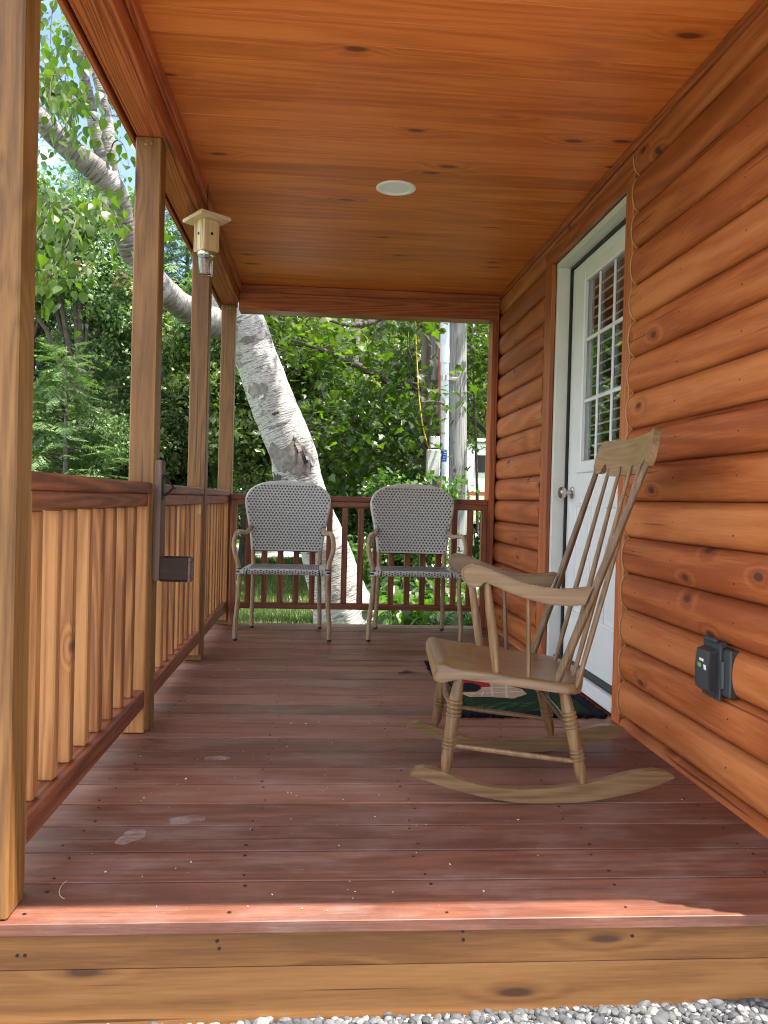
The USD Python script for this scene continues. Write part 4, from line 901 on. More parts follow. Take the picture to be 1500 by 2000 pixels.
twigs.append(limb('branch', [(-1.60, 5.62, 3.47, .014), (-1.635, 5.3, 3.303, .011), (-1.707, 5.1, 3.199, .009), (-1.804, 5.0, 3.138, .008), (-2.0, 4.9, 3.10, .004)], 'twig', 8))
twigs.append(limb('branch', [(-1.490, 5.93, 2.83, .018), (-1.586, 5.5, 2.668, .014), (-1.666, 5.2, 2.55, .012), (-1.703, 5.0, 2.449, .010), (-1.80, 4.8, 2.38, .006)], 'twig', 8))
twigs.append(limb('branch', [(-1.640, 5.25, 2.57, .010), (-1.679, 5.0, 2.408, .008), (-1.723, 4.9, 2.268, .006)], 'twig', 7))
for pts in ([(-1.50, 5.2, 2.60, .006), (-1.416, 4.8, 2.381, .0055), (-1.377, 4.6, 2.233, .005), (-1.41, 4.5, 2.065, .004), (-1.429, 4.4, 1.943, .003), (-1.465, 4.4, 1.80, .002)],
            [(-1.66, 5.2, 2.52, .005), (-1.55, 4.7, 2.42, .004), (-1.52, 4.5, 2.25, .003), (-1.53, 4.45, 2.05, .002)],
            [(-1.60, 5.4, 2.64, .005), (-1.35, 5.0, 2.55, .004), (-1.22, 4.8, 2.42, .003), (-1.15, 4.75, 2.28, .002)],
            [(-1.62, 5.3, 3.32, .005), (-1.55, 4.9, 3.20, .004), (-1.50, 4.6, 3.05, .003), (-1.47, 4.5, 2.88, .002)],
            [(-1.95, 5.3, 3.5, .006), (-1.75, 4.8, 3.45, .005), (-1.62, 4.5, 3.30, .004), (-1.58, 4.35, 3.10, .003), (-1.57, 4.3, 2.95, .002)],
            [(-1.61, 5.3, 3.95, .006), (-1.48, 4.8, 3.70, .005), (-1.40, 4.4, 3.45, .004), (-1.37, 4.2, 3.20, .003), (-1.36, 4.15, 3.0, .002)],
            [(-1.65, 5.3, 3.9, .006), (-1.60, 4.7, 3.75, .005), (-1.52, 4.3, 3.52, .004), (-1.48, 4.1, 3.30, .002)],
            [(-1.72, 5.9, 3.98, .006), (-1.55, 5.6, 3.95, .004), (-1.42, 5.4, 3.80, .003), (-1.36, 5.3, 3.62, .002)],
            [(-1.60, 5.2, 2.60, .005), (-1.62, 4.8, 2.40, .004), (-1.60, 4.6, 2.20, .003), (-1.58, 4.5, 2.0, .002)],
            [(-1.65, 5.1, 2.50, .004), (-1.50, 4.6, 2.35, .003), (-1.45, 4.35, 2.15, .002)],
            [(-1.55, 5.7, 3.3, .005), (-1.55, 5.2, 3.25, .004), (-1.48, 4.9, 3.05, .003), (-1.44, 4.8, 2.85, .002)],
            [(-1.60, 5.6, 3.6, .005), (-1.50, 5.2, 3.55, .004), (-1.42, 4.9, 3.40, .003), (-1.39, 4.8, 3.2, .002)],
            [(-1.70, 5.2, 3.2, .005), (-1.55, 4.9, 3.05, .004), (-1.45, 4.7, 2.9, .003), (-1.42, 4.6, 2.75, .002)],
            [(-1.50, 5.86, 3.2, .006), (-1.42, 5.7, 3.2, .004), (-1.35, 5.6, 3.12, .003), (-1.31, 5.55, 2.98, .002)]):
    twigs.append(limb('branch', pts, 'twig', 6, 5, 0))
nl = 0
for ti, p in enumerate(twigs):
    reps = 3 if ti >= 3 else 2
    for i in range(2 if ti >= 3 else 4, len(p)):
        for _ in range(reps if rng.random() < .72 else 1):
            if nl >= 298: break
            o = p[i, :3] + rng.normal(0, (.035, .05, .03))
            L_ = rng.uniform(.050, .082); W_ = L_ * rng.uniform(.72, .9)
            R = rot((0, 0, 1), rng.uniform(0, 360)) @ rot((1, 0, 0), rng.uniform(35, 80)) @ rot((0, 1, 0), rng.uniform(-35, 35))
            st = tube([p[i, :3], (p[i, :3] + o) / 2 + (0, 0, .004), o], .0007, 3)
            lf = xf(leaf_ovate(L_, W_, rng.uniform(.05, .35), rng.uniform(.0, .3)), R, o)
            obj('leaf', join([lf, st]), M['lf_birch'], birch, smooth=False); nl += 1
mass = []
for p in twigs[3:] + [twigs[0]]:
    for _ in range(34):
        i = rng.integers(len(p) // 3, len(p)); o = p[i, :3] + rng.normal(0, (.10, .16, .10)) + (0, .15, .02)
        L_ = rng.uniform(.045, .075); W_ = L_ * rng.uniform(.72, .9)
        mass.append(xf(leaf_ovate(L_, W_, rng.uniform(.05, .35), rng.uniform(0, .3)), rot((0, 0, 1), rng.uniform(0, 360)) @ rot((1, 0, 0), rng.uniform(30, 80)) @ rot((0, 1, 0), rng.uniform(-35, 35)), o))
for _ in range(420):
    o = np.array([-2.0 + rng.normal(0, .26), 6.5 + rng.normal(0, .4), 3.95 + rng.normal(0, .5)])
    if o[0] > -.95: continue
    L_ = rng.uniform(.045, .075)
    mass.append(xf(leaf_ovate(L_, L_ * .8, .2, .2), rot((0, 0, 1), rng.uniform(0, 360)) @ rot((1, 0, 0), rng.uniform(20, 80)) @ rot((0, 1, 0), rng.uniform(-35, 35)), o))
obj('foliage', join(mass), M['lf_birch2'], birch, kind='stuff')
# peeling bark curls on the trunk
def on_trunk(z, ang, off=0):
    i = np.argmin(abs(tp[:, 2] - z)); c_, r_ = tp[i, :3], tp[i, 3]
    T = tp[min(i + 1, len(tp) - 1), :3] - tp[i - 1, :3]; T /= np.linalg.norm(T)
    N = np.cross(T, [0, 1, 0]); N /= np.linalg.norm(N); Bv = np.cross(T, N)   # N to one side, Bv towards the viewer or away
    if Bv[1] > 0: Bv = -Bv
    d = math.sin(ang) * N * (1 if N[0] > 0 else -1) + math.cos(ang) * Bv
    return c_ + d * (r_ * 1.01 + off), d, T
for z, a, L_, w_, mt_ in ((1.31, .30, .09, .035, 'birch2'), (1.24, .52, .11, .03, 'birch2'), (1.17, .72, .07, .02, 'birch'), (1.04, -.55, .035, .05, 'birch'), (1.02, -.2, .03, .07, 'birch'), (1.72, -.35, .03, .05, 'birch'), (.90, .1, .03, .07, 'birch')):
    V = []
    for i in range(5):
        for j in range(4):
            aa = a + (j - 1.5) / 3 * w_ / .22 * 1.0; o, d, T = on_trunk(z, aa, .004 + .024 * (i / 4) ** 2)
            V.append(o - T * L_ * (i / 4) + rng.normal(0, .002, 3))
    F = [[i * 4 + j, i * 4 + j + 1, i * 4 + j + 5, i * 4 + j + 4] for i in range(4) for j in range(3)]
    obj('bark_curl', (np.array(V), np.array(F)), M[mt_], birch, uv=np.array([(v[0] * 2, v[2]) for v in V]), smooth=True)
def scar(zc, a0, a1, hh, seed, mat, slope=0):
    na, nz_ = 26, 9; V = []
    for i in range(na):
        a = a0 + (a1 - a0) * i / (na - 1); e = min(1, 5 * min(i, na - 1 - i) / (na - 1) + .05)
        hu = hh * e * (.65 + .7 * meshkit.noise(np.array([i * .45, seed, 0.]))); hd = hh * e * (.65 + .7 * meshkit.noise(np.array([i * .6, seed, 5.])))
        for j in range(nz_):
            z = zc + slope * (a - (a0 + a1) / 2) - hd + (hu + hd) * j / (nz_ - 1)
            o, d, T = on_trunk2(z, a); V.append(o + d * (.004 + .003 * meshkit.noise(np.array([i * 1.3, j * 1.1, seed]))))
    F = [[i * nz_ + j, i * nz_ + j + 1, (i + 1) * nz_ + j + 1, (i + 1) * nz_ + j] for i in range(na - 1) for j in range(nz_ - 1)]
    V = np.array(V); obj('bark_scar', (V, np.array(F)), M[mat], birch, smooth=True)
zi = np.argsort(tp[:, 2])
def on_trunk2(z, ang):
    c_ = np.array([np.interp(z, tp[zi, 2], tp[zi, k]) for k in range(4)]); T = np.array([np.interp(z + .05, tp[zi, 2], tp[zi, k]) - np.interp(z - .05, tp[zi, 2], tp[zi, k]) for k in range(3)]); T /= np.linalg.norm(T)
    N = np.cross(T, [0, 1, 0]); N /= np.linalg.norm(N); Bv = np.cross(T, N)
    if Bv[1] > 0: Bv = -Bv
    if N[0] < 0: N = -N
    d = math.sin(ang) * N + math.cos(ang) * Bv
    p = c_[:3] + d * c_[3]; k = meshkit.fbm((c_[:3] + d * c_[3])[None] * 7 + 3, 3)[0] - .5
    return c_[:3] + d * c_[3] * (1 + .14 * k), d, T
scar(1.19, -1.25, 1.0, .115, 1, 'scar', -.05); scar(1.77, -1.0, .05, .05, 2, 'scar', -.02); scar(2.17, -.4, 1.0, .03, 3, 'scar', -.02); scar(1.03, -1.3, -.6, .05, 4, 'scarb'); scar(1.27, .15, .40, .05, 7, 'scarb', .02); scar(1.18, .35, .62, .06, 8, 'scarb', .02); scar(1.55, -.2, .15, .012, 5, 'scarb'); scar(1.46, -.6, .5, .010, 6, 'scar')
# the crown of the birch, above the picture: it dapples the light
clump_rng = np.random.default_rng(11)
def clump(n, R, L, W, rngl, flat_=.8):
    ms = []
    for _ in range(n):
        d = rngl.normal(size=3); d /= np.linalg.norm(d); o = d * R * rngl.random() ** .45 * (1, 1, flat_)
        Rm = rot((0, 0, 1), rngl.uniform(0, 360)) @ rot((1, 0, 0), rngl.uniform(-10, 70)) @ rot((0, 1, 0), rngl.uniform(-40, 40))
        l = L * rngl.uniform(.7, 1.2); w = W * rngl.uniform(.7, 1.2)
        v = np.array([(0, 0, 0), (-w / 2, -l * .45, .06 * l), (0, -l, -.12 * l), (w / 2, -l * .45, .06 * l)])
        ms.append((v @ Rm.T + o, np.array([[0, 1, 2], [0, 2, 3]])))
    return join(ms)
CL = [clump(26, .16, .065, .05, clump_rng) for _ in range(3)]
n = 420
P = np.array((-.5, 7.0, 6.2)) + rng.normal(0, (1.5, 1.2, .9), (n, 3)); P = P[P[:, 2] > 4.6]
scatter('crown', [(m, M['lf_far']) for m in CL], P, qmul(qz(rng.uniform(0, 6.28, len(P))), qx(rng.normal(0, .5, len(P)))), rng.uniform(.8, 1.4, len(P)), birch, kind='stuff')

# ------------------------------------------------------------------ utility pole with conduit, boxes and wires
up_ = thing('utility_pole', 'grey sunlit wooden utility pole at the right of the back opening', 'utility pole')
obj('shaft', tube(smoothpath([(1.705, 10.2, -.7), (1.66, 10.2, 1.2), (1.607, 10.2, 3.13), (1.50, 10.2, 7.5)], 8), np.linspace(.150, .125, 25), 26, jitter=.03), M['pole'], up_, smooth=True)
cd = thing('pole_conduit', 'white plastic conduit pipe strapped to the grey utility pole', 'conduit')
cpts = np.array([(1.530, 9.98, -.62), (1.478, 9.98, 1.3), (1.434, 9.98, 3.06), (1.32, 9.98, 7.0)])
obj('pipe', tube(smoothpath(cpts, 6), .0575, 24), M['pvc'], cd, smooth=True)
def cat(z): return np.array([np.interp(z, cpts[:, 2], cpts[:, 0]), 9.98, z])
obj('coupling', tube([cat(2.52), cat(3.2)], .0635, 24), M['pvc'], cd, smooth=40)
for z in (2.34, .93): obj('strap', join([tube([cat(z - .03), cat(z + .03)], .062, 24), cb(cat(z)[0] + .03, cat(z)[0] + .17, 10.0, 10.03, z - .022, z + .022)]), M['steel'], cd, smooth=40)
def arc_patch(z0, z1, a0, a1, r):
    aa = np.linspace(a0, a1, 8); V = []
    for z in (z0, z1):
        c_ = cat(z)
        for a in aa: V.append(c_ + np.array([math.sin(a), -math.cos(a), 0]) * r)
    return np.array(V), np.array([[i, i + 1, i + 9, i + 8] for i in range(7)])
obj('blue_label', arc_patch(1.325, 1.470, -.75, .45, .0584), M['blue'], cd)
obj('label_mark', join([arc_patch(z, z + .010, -.45 + k * .1, .05 + k * .1, .0590) for k, z in enumerate((1.345, 1.375, 1.405, 1.430))]), M['pvc'], cd)
obj('orange_mark', arc_patch(.855, .868, -.55, .05, .0584), M['orange'], cd)
obj('orange_mark', arc_patch(.812, .818, -.40, .05, .0584), M['orange'], cd)
bp = thing('dark_pole', 'slim dark brown pole left of the white conduit', 'pole')
obj('shaft', tube([(1.352, 10.6, -.6), (1.345, 10.6, 1.0), (1.291, 10.6, 3.203), (1.2, 10.6, 6.5)], [.075, .072, .068, .055], 16, jitter=.06), M['poledark'], bp, smooth=True)
bp = thing('grey_pole', 'slim grey pole between the dark pole and the white conduit', 'pole')
obj('shaft', tube([(1.53, 10.9, -.6), (1.50, 10.9, 1.5), (1.444, 10.9, 3.275), (1.36, 10.9, 6.5)], [.066, .062, .058, .05], 14, jitter=.06), M['pole'], bp, smooth=True)
mb = thing('meter_box', 'pale grey utility box mounted on the dark pole', 'utility box')
obj('cover', cb(1.250, 1.412, 9.84, 9.96, 1.140, 1.465, .012), M['pvcbox'], mb)
obj('back_plate', cb(1.395, 1.43, 9.90, 9.98, 1.16, 1.45, .003), M['plastic'], mb)
for z in (1.40, 1.21): obj('latch', cb(1.4125, 1.424, 9.86, 9.90, z - .02, z + .02), M['steel'], mb)
obj('pipe', tube([(1.31, 9.92, 1.139), (1.315, 9.92, .80), (1.33, 9.92, .3)], .020, 12), M['pvc'], mb, smooth=True)
ub = thing('small_utility_box', 'small pale utility box above the larger box', 'utility box')
obj('cover', cb(1.284, 1.404, 9.86, 9.96, 1.485, 1.625, .01), M['pvcbox'], ub)
obj('knockout', xf(tm(trimesh.creation.cylinder(.006, .004, sections=10)), rot((1, 0, 0), 90), (1.345, 9.859, 1.53)), M['dark'], ub)
wl = ['leftmost of the thin black wires hanging before the maple', 'second black wire from the left hanging before the maple', 'third black wire from the left hanging before the maple']
for k, (x0, x1) in enumerate(((.905, 1.03), (.985, 1.10), (1.010, 1.16))):
    tag(obj('black_wire', tube(smoothpath([(x0 - .04, 9.9, 5.2), (x0, 9.9, 2.95), (x0 + .02, 9.9, 2.3), (x1, 9.9, 1.75), (1.285, 9.9, 1.47)], 6), .0055, 6), M['black'], smooth=True), wl[k], 'wire')
tag(obj('yellow_wire', tube(smoothpath([(1.03, 9.88, 5.2), (1.075, 9.88, 2.95), (1.12, 9.88, 2.3), (1.19, 9.88, 1.76), (1.28, 9.90, 1.47)], 6), .008, 6), M['yellow'], smooth=True), 'yellow cable running down to the utility box', 'cable')
tag(obj('orange_cable', tube(smoothpath([(1.33, 9.95, 6), (1.375, 9.96, 3.06), (1.400, 9.96, 2.1), (1.425, 9.96, 1.60)], 6), .014, 8), M['cable'], smooth=True), 'orange red cable along the left side of the white conduit', 'cable')
tag(obj('orange_cable', tube(smoothpath([(1.425, 9.88, 1.10), (1.40, 9.86, .98), (1.36, 9.86, .90), (1.40, 9.88, .72), (1.36, 9.9, .5)], 6), .008, 8), M['cable'], smooth=True), 'orange wires looping below the larger utility box', 'cable')

# ------------------------------------------------------------------ maple: limbs reach in from the right
def leaf_maple(L):
    o = [(0, 0), (-.10, .03), (-.40, -.02), (-.30, -.18), (-.50, -.40), (-.27, -.46), (-.22, -.62), (0, -1), (.22, -.62), (.27, -.46), (.50, -.40), (.30, -.18), (.40, -.02), (.10, .03)]
    v = np.array([(x * L, y * L, (.12 * abs(x) - .14 * y * y) * L) for x, y in o] + [(0, -.35 * L, 0)])
    n = len(o); return v, np.array([[n, i, (i + 1) % n] for i in range(n)])
maple = thing('maple_tree', 'broad leafy maple whose limbs hang behind the right armchair', 'tree')
def mlimb(pts, seg=10, name='limb'):
    p = smoothpath(np.asarray(pts, float), 6); p[:, 3] = np.maximum(p[:, 3], .003)
    obj(name, tube(p[:, :3], p[:, 3], seg, jitter=.15), M['bark'], maple, smooth=True); return p
obj('trunk', tube(smoothpath([(1.98, 11.6, -.6), (1.92, 11.55, .6), (1.84, 11.5, 1.4), (1.72, 11.4, 2.6), (1.55, 11.3, 4.5)], 6), np.linspace(.24, .10, 25), 16, jitter=.2), M['bark'], maple, smooth=True)
# (origin near the trunk) -> (tip to the left, nearer)
ml = [mlimb([(1.74, 11.4, 2.5, .075), (1.25, 10.9, 2.35, .06), (.62, 10.0, 2.35, .048), (.15, 9.2, 2.42, .03), (-.35, 8.7, 2.48, .012)]),
      mlimb([(1.60, 11.3, 3.8, .07), (1.0, 10.8, 3.45, .05), (.45, 10.0, 2.95, .035), (.05, 9.4, 2.86, .02), (-.30, 9.0, 2.88, .01)]),
      mlimb([(1.83, 11.5, 1.95, .05), (1.2, 10.9, 1.85, .035), (.55, 10.1, 1.82, .027), (.05, 9.4, 1.66, .015), (-.2, 9.1, 1.58, .008)]),
      mlimb([(1.84, 11.5, 1.5, .04), (1.3, 10.6, 1.42, .028), (.9, 10.0, 1.62, .018), (.55, 9.6, 1.85, .010)]),
      mlimb([(1.86, 11.5, 1.75, .04), (1.6, 10.8, 1.9, .02), (1.35, 9.6, 2.0, .012), (1.1, 9.2, 1.95, .006)]),
      mlimb([(1.7, 11.4, 2.6, .05), (2.1, 11.0, 2.8, .03), (2.5, 10.6, 2.7, .015)]),
      mlimb([(1.62, 11.3, 3.2, .05), (1.2, 10.2, 3.3, .03), (.85, 9.4, 3.05, .015), (.6, 9.0, 2.8, .008)]),
      mlimb([(1.83, 11.5, 1.6, .04), (.9, 10.6, 1.25, .02), (.35, 9.8, 1.1, .012), (.0, 9.3, 1.05, .006)])]
leaves = []
def add_leaves(p, n, sx, start=.25, dens=None):
    for _ in range(n):
        i = int(len(p) * (start + (1 - start) * rng.random())); i = min(i, len(p) - 1)
        o = p[i, :3] + rng.normal(0, 1, 3) * sx * (1, 1.1, .62)
        leaves.append((o, rng.uniform(.055, .135)))
add_leaves(ml[0], 560, .32, .3); add_leaves(ml[1], 430, .26, .35); add_leaves(ml[2], 620, .30, .25); add_leaves(ml[3], 420, .28, .3)
add_leaves(ml[4], 80, .22, .3); add_leaves(ml[5], 200, .3, .4); add_leaves(ml[6], 420, .26, .35); add_leaves(ml[7], 420, .24, .3)
tw = []
for p in ml[:4] + ml[6:]:
    for _ in range(14):
        i = rng.integers(len(p) // 4, len(p)); o = p[i, :3]; d = rng.normal(0, 1, 3) * (.24, .26, .15); d[2] -= .04
        tw.append(tube([o, o + d * .5 + (0, 0, .03), o + d, o + d * 1.5 - (0, 0, .06)], [.006, .005, .004, .002], 5))
obj('twigs', join(tw), M['twig'], maple, kind='stuff')
fl = []; ones = []
for o, L_ in leaves:
    if o[2] > 4 or (o[0] < .75 and o[2] > 2.72 + .1 * math.sin(o[0] * 9)): continue
    R = rot((0, 0, 1), rng.uniform(0, 360)) @ rot((1, 0, 0), rng.uniform(-8, 62)) @ rot((0, 1, 0), rng.normal(0, 22))
    ones.append((o[1], xf(leaf_maple(L_), R, o)))
ones.sort(key=lambda e: e[0])
for _, m in ones[:300]: obj('leaf', m, M['lf_maple'], maple)
obj('foliage', join([m for _, m in ones[300:]]), M['lf_maple2'], maple, kind='stuff')
# upper crown out of the picture, for the dappled light
P = np.array((1.4, 11.2, 6.3)) + rng.normal(0, (1.6, 1.5, .9), (520, 3)); P = P[P[:, 2] > 4.4]
scatter('crown', [(m, M['lf_maple2']) for m in CL], P, qmul(qz(rng.uniform(0, 6.28, len(P))), qx(rng.normal(0, .5, len(P)))), rng.uniform(1.0, 1.8, len(P)), maple, kind='stuff')

# young tree at the right
def small_tree(name, label, base, pts, r, crown_c, crown_s, n, mat, sc=(.8, 1.3), bark='bark', protos=None, cat='tree', group=None):
    t = thing(name, label, cat, group)
    p = smoothpath(np.asarray(pts, float), 6)
    obj('trunk', tube(p, np.linspace(r, r * .3, len(p)), 8, jitter=.15), M[bark], t, smooth=True)
    P = np.asarray(crown_c) + np.clip(rng.normal(0, 1, (n, 3)), -2, 2) * crown_s
    scatter('crown', [(m, M[mat]) for m in (protos or CL)], P, qmul(qz(rng.uniform(0, 6.28, n)), qx(rng.normal(0, .5, n))), rng.uniform(*sc, n), t, kind='stuff')
    return t
small_tree('young_tree', 'thin dark stemmed young tree right of the utility pole', None, [(2.03, 10.6, -.5), (2.02, 10.6, .8), (1.96, 10.6, 1.9), (1.90, 10.6, 2.9), (1.86, 10.6, 4.0)], .024, (2.05, 10.7, 2.55), (.28, .4, .50), 60, 'lf_maple2', (.7, 1.2))

# ------------------------------------------------------------------ camper far right, building far left
cp = thing('camper', 'white camper trailer glimpsed behind the utility pole at right', 'camper', loc=(3.2, 19.0, 0))
obj('body', cb(0, 5.5, 0, 2.3, .35, 2.25, .08), M['campw'], cp)
obj('roof_cap', cb(-.05, 5.55, -.03, 2.33, 2.255, 2.33, .03), M['campw'], cp)
obj('window', cb(.35, .95, -.02, .0, 1.55, 1.95, .01), M['campd'], cp)
obj('stripe', cb(.01, 5.49, -.012, -.001, 1.02, 1.10, .002), M['campr'], cp)
obj('skirt', cb(.02, 5.48, -.010, -.001, .38, 1.0, .002), M['campc'], cp)
obj('wheel', xf(tm(trimesh.creation.cylinder(.33, .2, sections=24)), rot((1, 0, 0), 90), (2.6, .2, .05)), M['cup'], cp)
obj('wheel', xf(tm(trimesh.creation.cylinder(.33, .2, sections=24)), rot((1, 0, 0), 90), (3.4, .2, .05)), M['cup'], cp)
wb = thing('white_trailer', 'white trailer glimpsed low through the trees just right of the nearest post', 'trailer', loc=(-10.2, 26, 0))
obj('body', cb(0, 5.5, 0, 2.3, .2, 2.4, .08), M['campw'], wb)
obj('window', cb(2.2, 3.3, -.02, 0, 1.2, 1.8, .01), M['campd'], wb)
obj('stripe', cb(.01, 5.49, -.012, -.001, .62, .74, .002), M['campd'], wb)
obj('wheel', xf(tm(trimesh.creation.cylinder(.33, .2, sections=24)), rot((1, 0, 0), 90), (2.6, .1, .05)), M['cup'], wb)

# ------------------------------------------------------------------ conifers and broadleaf trees behind the porch
def frond(seed):
    r = np.random.default_rng(seed); ms = []
    L = .55
    for side in (-1, 1):
        for k in range(11):
            y = -.05 - L * k / 11; l = .17 * (1 - (k / 11.5) ** 1.3) + .03; a = side * r.uniform(35, 60)
            for s in range(4):
                d = np.array([math.sin(math.radians(a)), -math.cos(math.radians(a)), -.18 - .1 * r.random()]); o = np.array([0, y, -.15 * (y * y)]) + d * l * s / 4
                w = .013; ll = l / 4 * 1.5
                q_ = np.array([-d[1], d[0], 0]) * w * r.uniform(.7, 1.5)
                e = o + d * ll + r.normal(0, .008, 3)
                ms.append((np.array([o - q_, o + q_, e]), np.array([[0, 1, 2]])))
    return join(ms)
FR = [frond(i) for i in range(3)]
def conifer(label, x, y, h, rad, mat, n, zlow=.2, bark='barkg', top=.04, power=.85):
    t = thing('hemlock_tree', label, 'tree', 'hemlocks beyond the left railing'); z0 = float(gz(x, y))
    obj('trunk', tube([(x, y, z0 - .1), (x + .02, y, z0 + h * .5), (x, y, z0 + h)], [h * .016, h * .011, .006], 10), M[bark], t, smooth=True)
    P = []; Q = []; S = []
    for k in range(n):
        f = zlow + (1 - zlow) * (rng.random() ** 1.15); R = rad * (1 - f) ** power + top; a = rng.uniform(0, 2 * np.pi)
        rr = R * rng.uniform(.25, 1.0) ** .6; z = z0 + h * f - .10 * rr + rng.normal(0, .06)
        P.append((x + math.cos(a) * rr, y + math.sin(a) * rr, z)); Q.append(a + np.pi / 2 + rng.normal(0, .5)); S.append(rng.uniform(.7, 1.25) * min(1, .45 + rr))
    Q = np.array(Q); n_ = len(P)
    scatter('crown', [(m, M[mat]) for m in FR], np.array(P), qmul(qz(Q), qx(rng.normal(.15, .3, n_))), np.array(S), t, kind='stuff')
    limbs = []
    for k in range(26):
        f = zlow + (1 - zlow) * rng.random() * .9; R = rad * (1 - f) ** power * .8; a = rng.uniform(0, 6.28); zz = z0 + h * f
        limbs.append(tube([(x, y, zz), (x + math.cos(a) * R * .5, y + math.sin(a) * R * .5, zz + .02), (x + math.cos(a) * R, y + math.sin(a) * R, zz - .1 * R)], [.018, .010, .004], 5))
    for m_ in limbs: obj('limb', m_, M['bark'], t)
    return t
conifer('pale green hemlock standing tallest between the two nearest posts', -3.75, 13.6, 6.6, 1.5, 'lf_con3', 1000)
conifer('dark hemlock just right of the nearest post', -5.1, 14.6, 5.6, 1.4, 'lf_con', 900)
conifer('yellow green young hemlock low between the two nearest posts', -3.15, 10.4, 2.9, .75, 'lf_con3', 480, .15)
conifer('hemlock showing between the second and third posts', -2.35, 14.2, 6.4, 1.5, 'lf_con3', 1200)
conifer('hemlock behind the third post and the hanging jar', -1.75, 16.5, 6.0, 1.4, 'lf_con', 1000)

def broad(name, label, x, y, h, rad, mat, n, zlow=.25, sc=(.9, 1.6), group=None, bark='bark'):
    t = thing(name, label, 'tree', group); z0 = float(gz(x, y))
    obj('trunk', tube(smoothpath([(x, y, z0 - .1), (x + .05, y, z0 + h * .35), (x - .05, y, z0 + h * .7), (x, y, z0 + h * .95)], 4), np.linspace(h * .020, .02, 13), 10, jitter=.15), M[bark], t, smooth=True)
    cl = [(x + rng.normal(0, rad * .55), y + rng.normal(0, rad * .5), z0 + h * (zlow + (1 - zlow) * rng.random() ** .9), rad * rng.uniform(.32, .55)) for _ in range(15)]
    P = []
    for k in range(n):
        c_ = cl[k % len(cl)]; d = rng.normal(size=3); d /= np.linalg.norm(d)
        P.append(np.array(c_[:3]) + d * c_[3] * rng.random() ** .4 * (1, 1, .6))
    P = np.array(P)
    scatter('crown', [(m, M[mat]) for m in CL], P, qmul(qz(rng.uniform(0, 6.28, n)), qx(rng.normal(0, .5, n))), rng.uniform(*sc, n), t, kind='stuff')
    lim = [tube([(x, y, z0 + h * .4), tuple((np.array((x, y, z0 + h * .5)) + np.array(c_[:3])) / 2), c_[:3]], [.05, .03, .008], 6) for c_ in cl]
    for m_ in lim: obj('limb', m_, M[bark], t)
    return t
broad('broadleaf_tree', 'light green leafy tree left of the birch trunk behind the corner post', -1.15, 12.2, 4.6, 1.3, 'lf_far', 900)
broad('broadleaf_tree', 'bright green leafy tree directly behind the leaning birch trunk', .05, 13.2, 3.4, 1.4, 'lf_far', 900)
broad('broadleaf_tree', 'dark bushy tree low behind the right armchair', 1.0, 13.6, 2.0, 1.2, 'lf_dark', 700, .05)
broad('broadleaf_tree', 'leafy tree behind the utility pole at right', 2.9, 13.5, 5.8, 1.5, 'lf_far', 900, .45)
broad('broadleaf_tree', 'tall leafy tree rising above the chairs between birch and maple', -.55, 17.5, 7.5, 2.0, 'lf_far', 1000)
broad('leafy_shrub', 'leafy shrub at the foot of the hemlocks beside the nearest post', -4.5, 11.8, 1.5, 1.1, 'lf_far', 600, .02)
broad('leafy_shrub', 'low leafy shrub below the hemlock between second and third posts', -3.1, 12.0, 1.15, .9, 'lf_far', 450, .02)

broad('broadleaf_tree', 'airy pale green tree with reddish seeds filling the gap between the two nearest posts', -3.3, 11.6, 5.4, 1.15, 'lf_con2', 1100, .12, (.8, 1.3))
broad('broadleaf_tree', 'airy pale green tree right beside the nearest post', -4.6, 12.8, 5.2, 1.1, 'lf_con2', 900, .12, (.8, 1.3))
broad('broadleaf_tree', 'airy leafy tree behind the hanging jar', -2.0, 13.0, 5.0, 1.0, 'lf_con2', 800, .12, (.8, 1.3))
# distant wood, all round, one mass
P = []; T = []
for k in range(3600):
    a = rng.uniform(-2.6, 2.6) if k % 4 == 0 else rng.uniform(-.62, .40); d = rng.uniform(22, 44)
    x, y = math.sin(a) * d, math.cos(a) * d
    gap = math.exp(-((a - .035) / .05) ** 2); lim_ = 8.5 + 3.5 * math.sin(a * 9 + 1) + 2 * math.sin(a * 23)
    lim_ = lim_ * (1 - .55 * gap) * d / 30
    P.append((x, y, -.3 + lim_ * rng.random() ** .8))
P = np.array(P)
CF = [clump(60, .8, .26, .22, clump_rng, .7) for _ in range(3)]
scatter('distant_wood', [(m, M['lf_far']) for m in CF] + [(CF[0], M['lf_con'])], P, qz(rng.uniform(0, 6.28, len(P))), rng.uniform(.9, 1.7, len(P)), label='distant green wood beyond the road, reading as one mass', cat='wood', kind='stuff')
tr = []
for k in range(110):
    a = rng.uniform(-.6, .4); d = rng.uniform(21, 34); x, y = math.sin(a) * d, math.cos(a) * d
    tr.append(tube([(x, y, -.5), (x + rng.normal(0, .15), y, 4), (x + rng.normal(0, .3), y, 8)], [.16, .12, .05], 7))
obj('distant_trunks', join(tr), M['barkg'], label='thin trunks of the distant wood beyond the road', cat='trunks', kind='stuff')

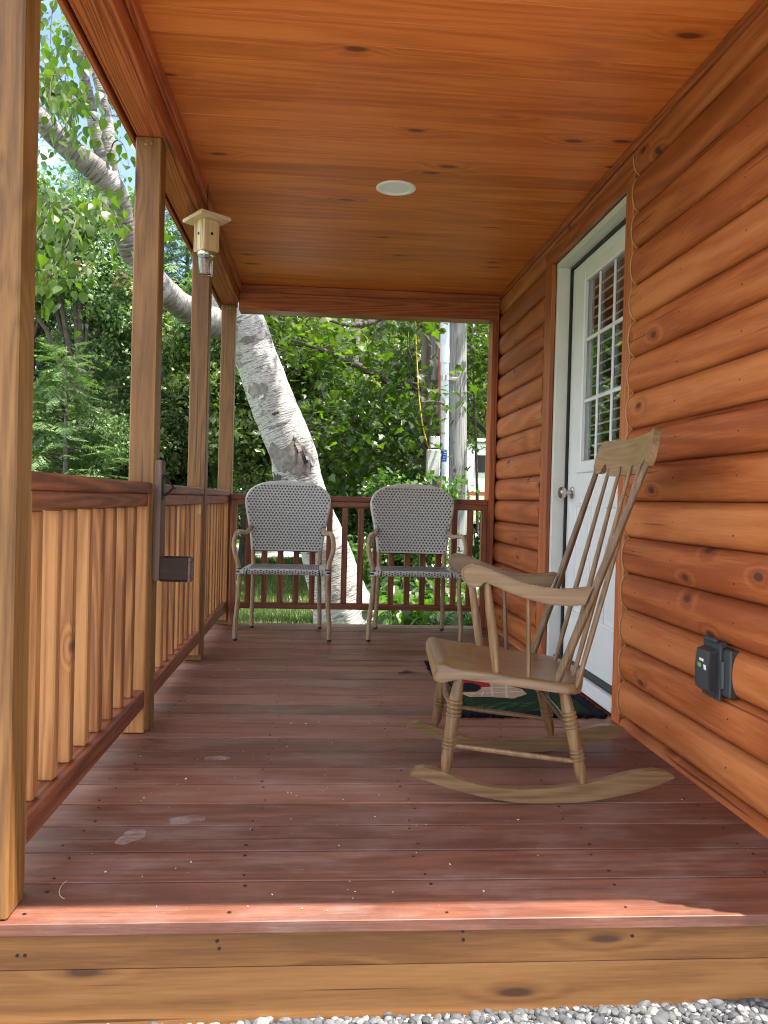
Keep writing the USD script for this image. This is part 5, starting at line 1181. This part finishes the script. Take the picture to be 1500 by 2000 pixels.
# ------------------------------------------------------------------ grass and ground cover
def tuft(seed):
    r = np.random.default_rng(seed); ms = []
    for _ in range(16):
        o = np.array([r.normal(0, .03), r.normal(0, .03), 0]); a = r.uniform(0, 6.28); h = r.uniform(.03, .075); w = r.uniform(.0018, .0032)
        d = np.array([math.cos(a), math.sin(a), 0]); s = np.array([-d[1], d[0], 0]) * w; ln = r.uniform(.1, .6) * h
        ms.append((np.array([o - s, o + s, o + d * ln * .4 + (0, 0, h * .6) + s * .7, o + d * ln * .4 + (0, 0, h * .6) - s * .7, o + d * ln + (0, 0, h)]), np.array([[0, 1, 2], [0, 2, 3], [3, 2, 4]])))
    return join(ms)
n = 15000
x = rng.uniform(-5.2, .55, n); y = 5.65 + 10.2 * rng.random(n) ** 1.4
x2 = rng.uniform(-4.2, -.75, 5000); y2 = rng.uniform(2.4, 6, 5000); x = np.r_[x, x2]; y = np.r_[y, y2]
keep = (y < 15.3); x, y = x[keep], y[keep]
scatter('grass', [(tuft(i), M['grass']) for i in range(4)], np.c_[x, y, gz(x, y) - .004], qz(rng.uniform(0, 6.28, len(x))), rng.uniform(.7, 1.5, len(x)), label='short sunlit lawn grass behind and beside the porch', cat='grass', kind='stuff')

def plant(seed, L=.11, n=11, h=.28):
    r = np.random.default_rng(seed); ms = []
    for k in range(n):
        a = r.uniform(0, 6.28); hh = h * r.uniform(.35, 1); rr = r.uniform(.03, .13)
        o = np.array([math.cos(a) * rr, math.sin(a) * rr, hh]); l = L * r.uniform(.7, 1.2)
        Rm = rot((0, 0, 1), math.degrees(a) + 90) @ rot((1, 0, 0), r.uniform(0, 50))
        v, f = leaf_ovate(l, l * .55, .3, .3); ms.append((v @ Rm.T + o, f))
        ms.append(tube([(0, 0, 0), tuple(o * (.5, .5, .6)), tuple(o)], .002, 3))
    return join(ms)
def fern(seed):
    r = np.random.default_rng(seed); ms = []
    for k in range(7):
        a = r.uniform(0, 360); Rm = rot((0, 0, 1), a); L = r.uniform(.3, .5)
        for s in np.linspace(.15, 1, 12):
            y_, z_ = -L * s, L * (1.1 * s - .75 * s * s); w = .085 * (1 - s) ** .7 + .01
            for sg in (-1, 1):
                v = np.array([(0, y_ - .012, z_), (0, y_ + .012, z_), (sg * w, y_ - .02, z_ - .012)]); ms.append((v @ Rm.T, np.array([[0, 1, 2]])))
    return join(ms)
n = 520
x = rng.uniform(.55, 2.9, n); y = rng.uniform(5.75, 10.0, n)
scatter('ground_cover', [(plant(i), M['lf_bush']) for i in range(4)], np.c_[x, y, gz(x, y)], qz(rng.uniform(0, 6.28, n)), rng.uniform(.7, 1.4, n), label='bright broad leaved ground cover behind the right end of the back railing', cat='plants', kind='stuff')
n = 230
x = rng.uniform(.55, 3.2, n); y = rng.uniform(6.9, 12.5, n)
scatter('fern_bed', [(fern(i), M['lf_bush']) for i in range(3)] + [(fern(5), M['lf_dark'])], np.c_[x, y, gz(x, y)], qz(rng.uniform(0, 6.28, n)), rng.uniform(.9, 1.6, n), label='fern undergrowth round the foot of the utility pole', cat='ferns', kind='stuff')
broad('green_shrub', 'leafy green shrub between the birch foot and the white conduit', 1.02, 9.0, 1.35, .55, 'lf_bush', 170, .08, (.8, 1.3))
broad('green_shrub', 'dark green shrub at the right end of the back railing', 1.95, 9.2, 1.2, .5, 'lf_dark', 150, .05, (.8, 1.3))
broad('green_shrub', 'dark green shrub behind the right armchair below the maple', .62, 10.6, 1.2, .6, 'lf_dark', 170, .05, (.8, 1.3))
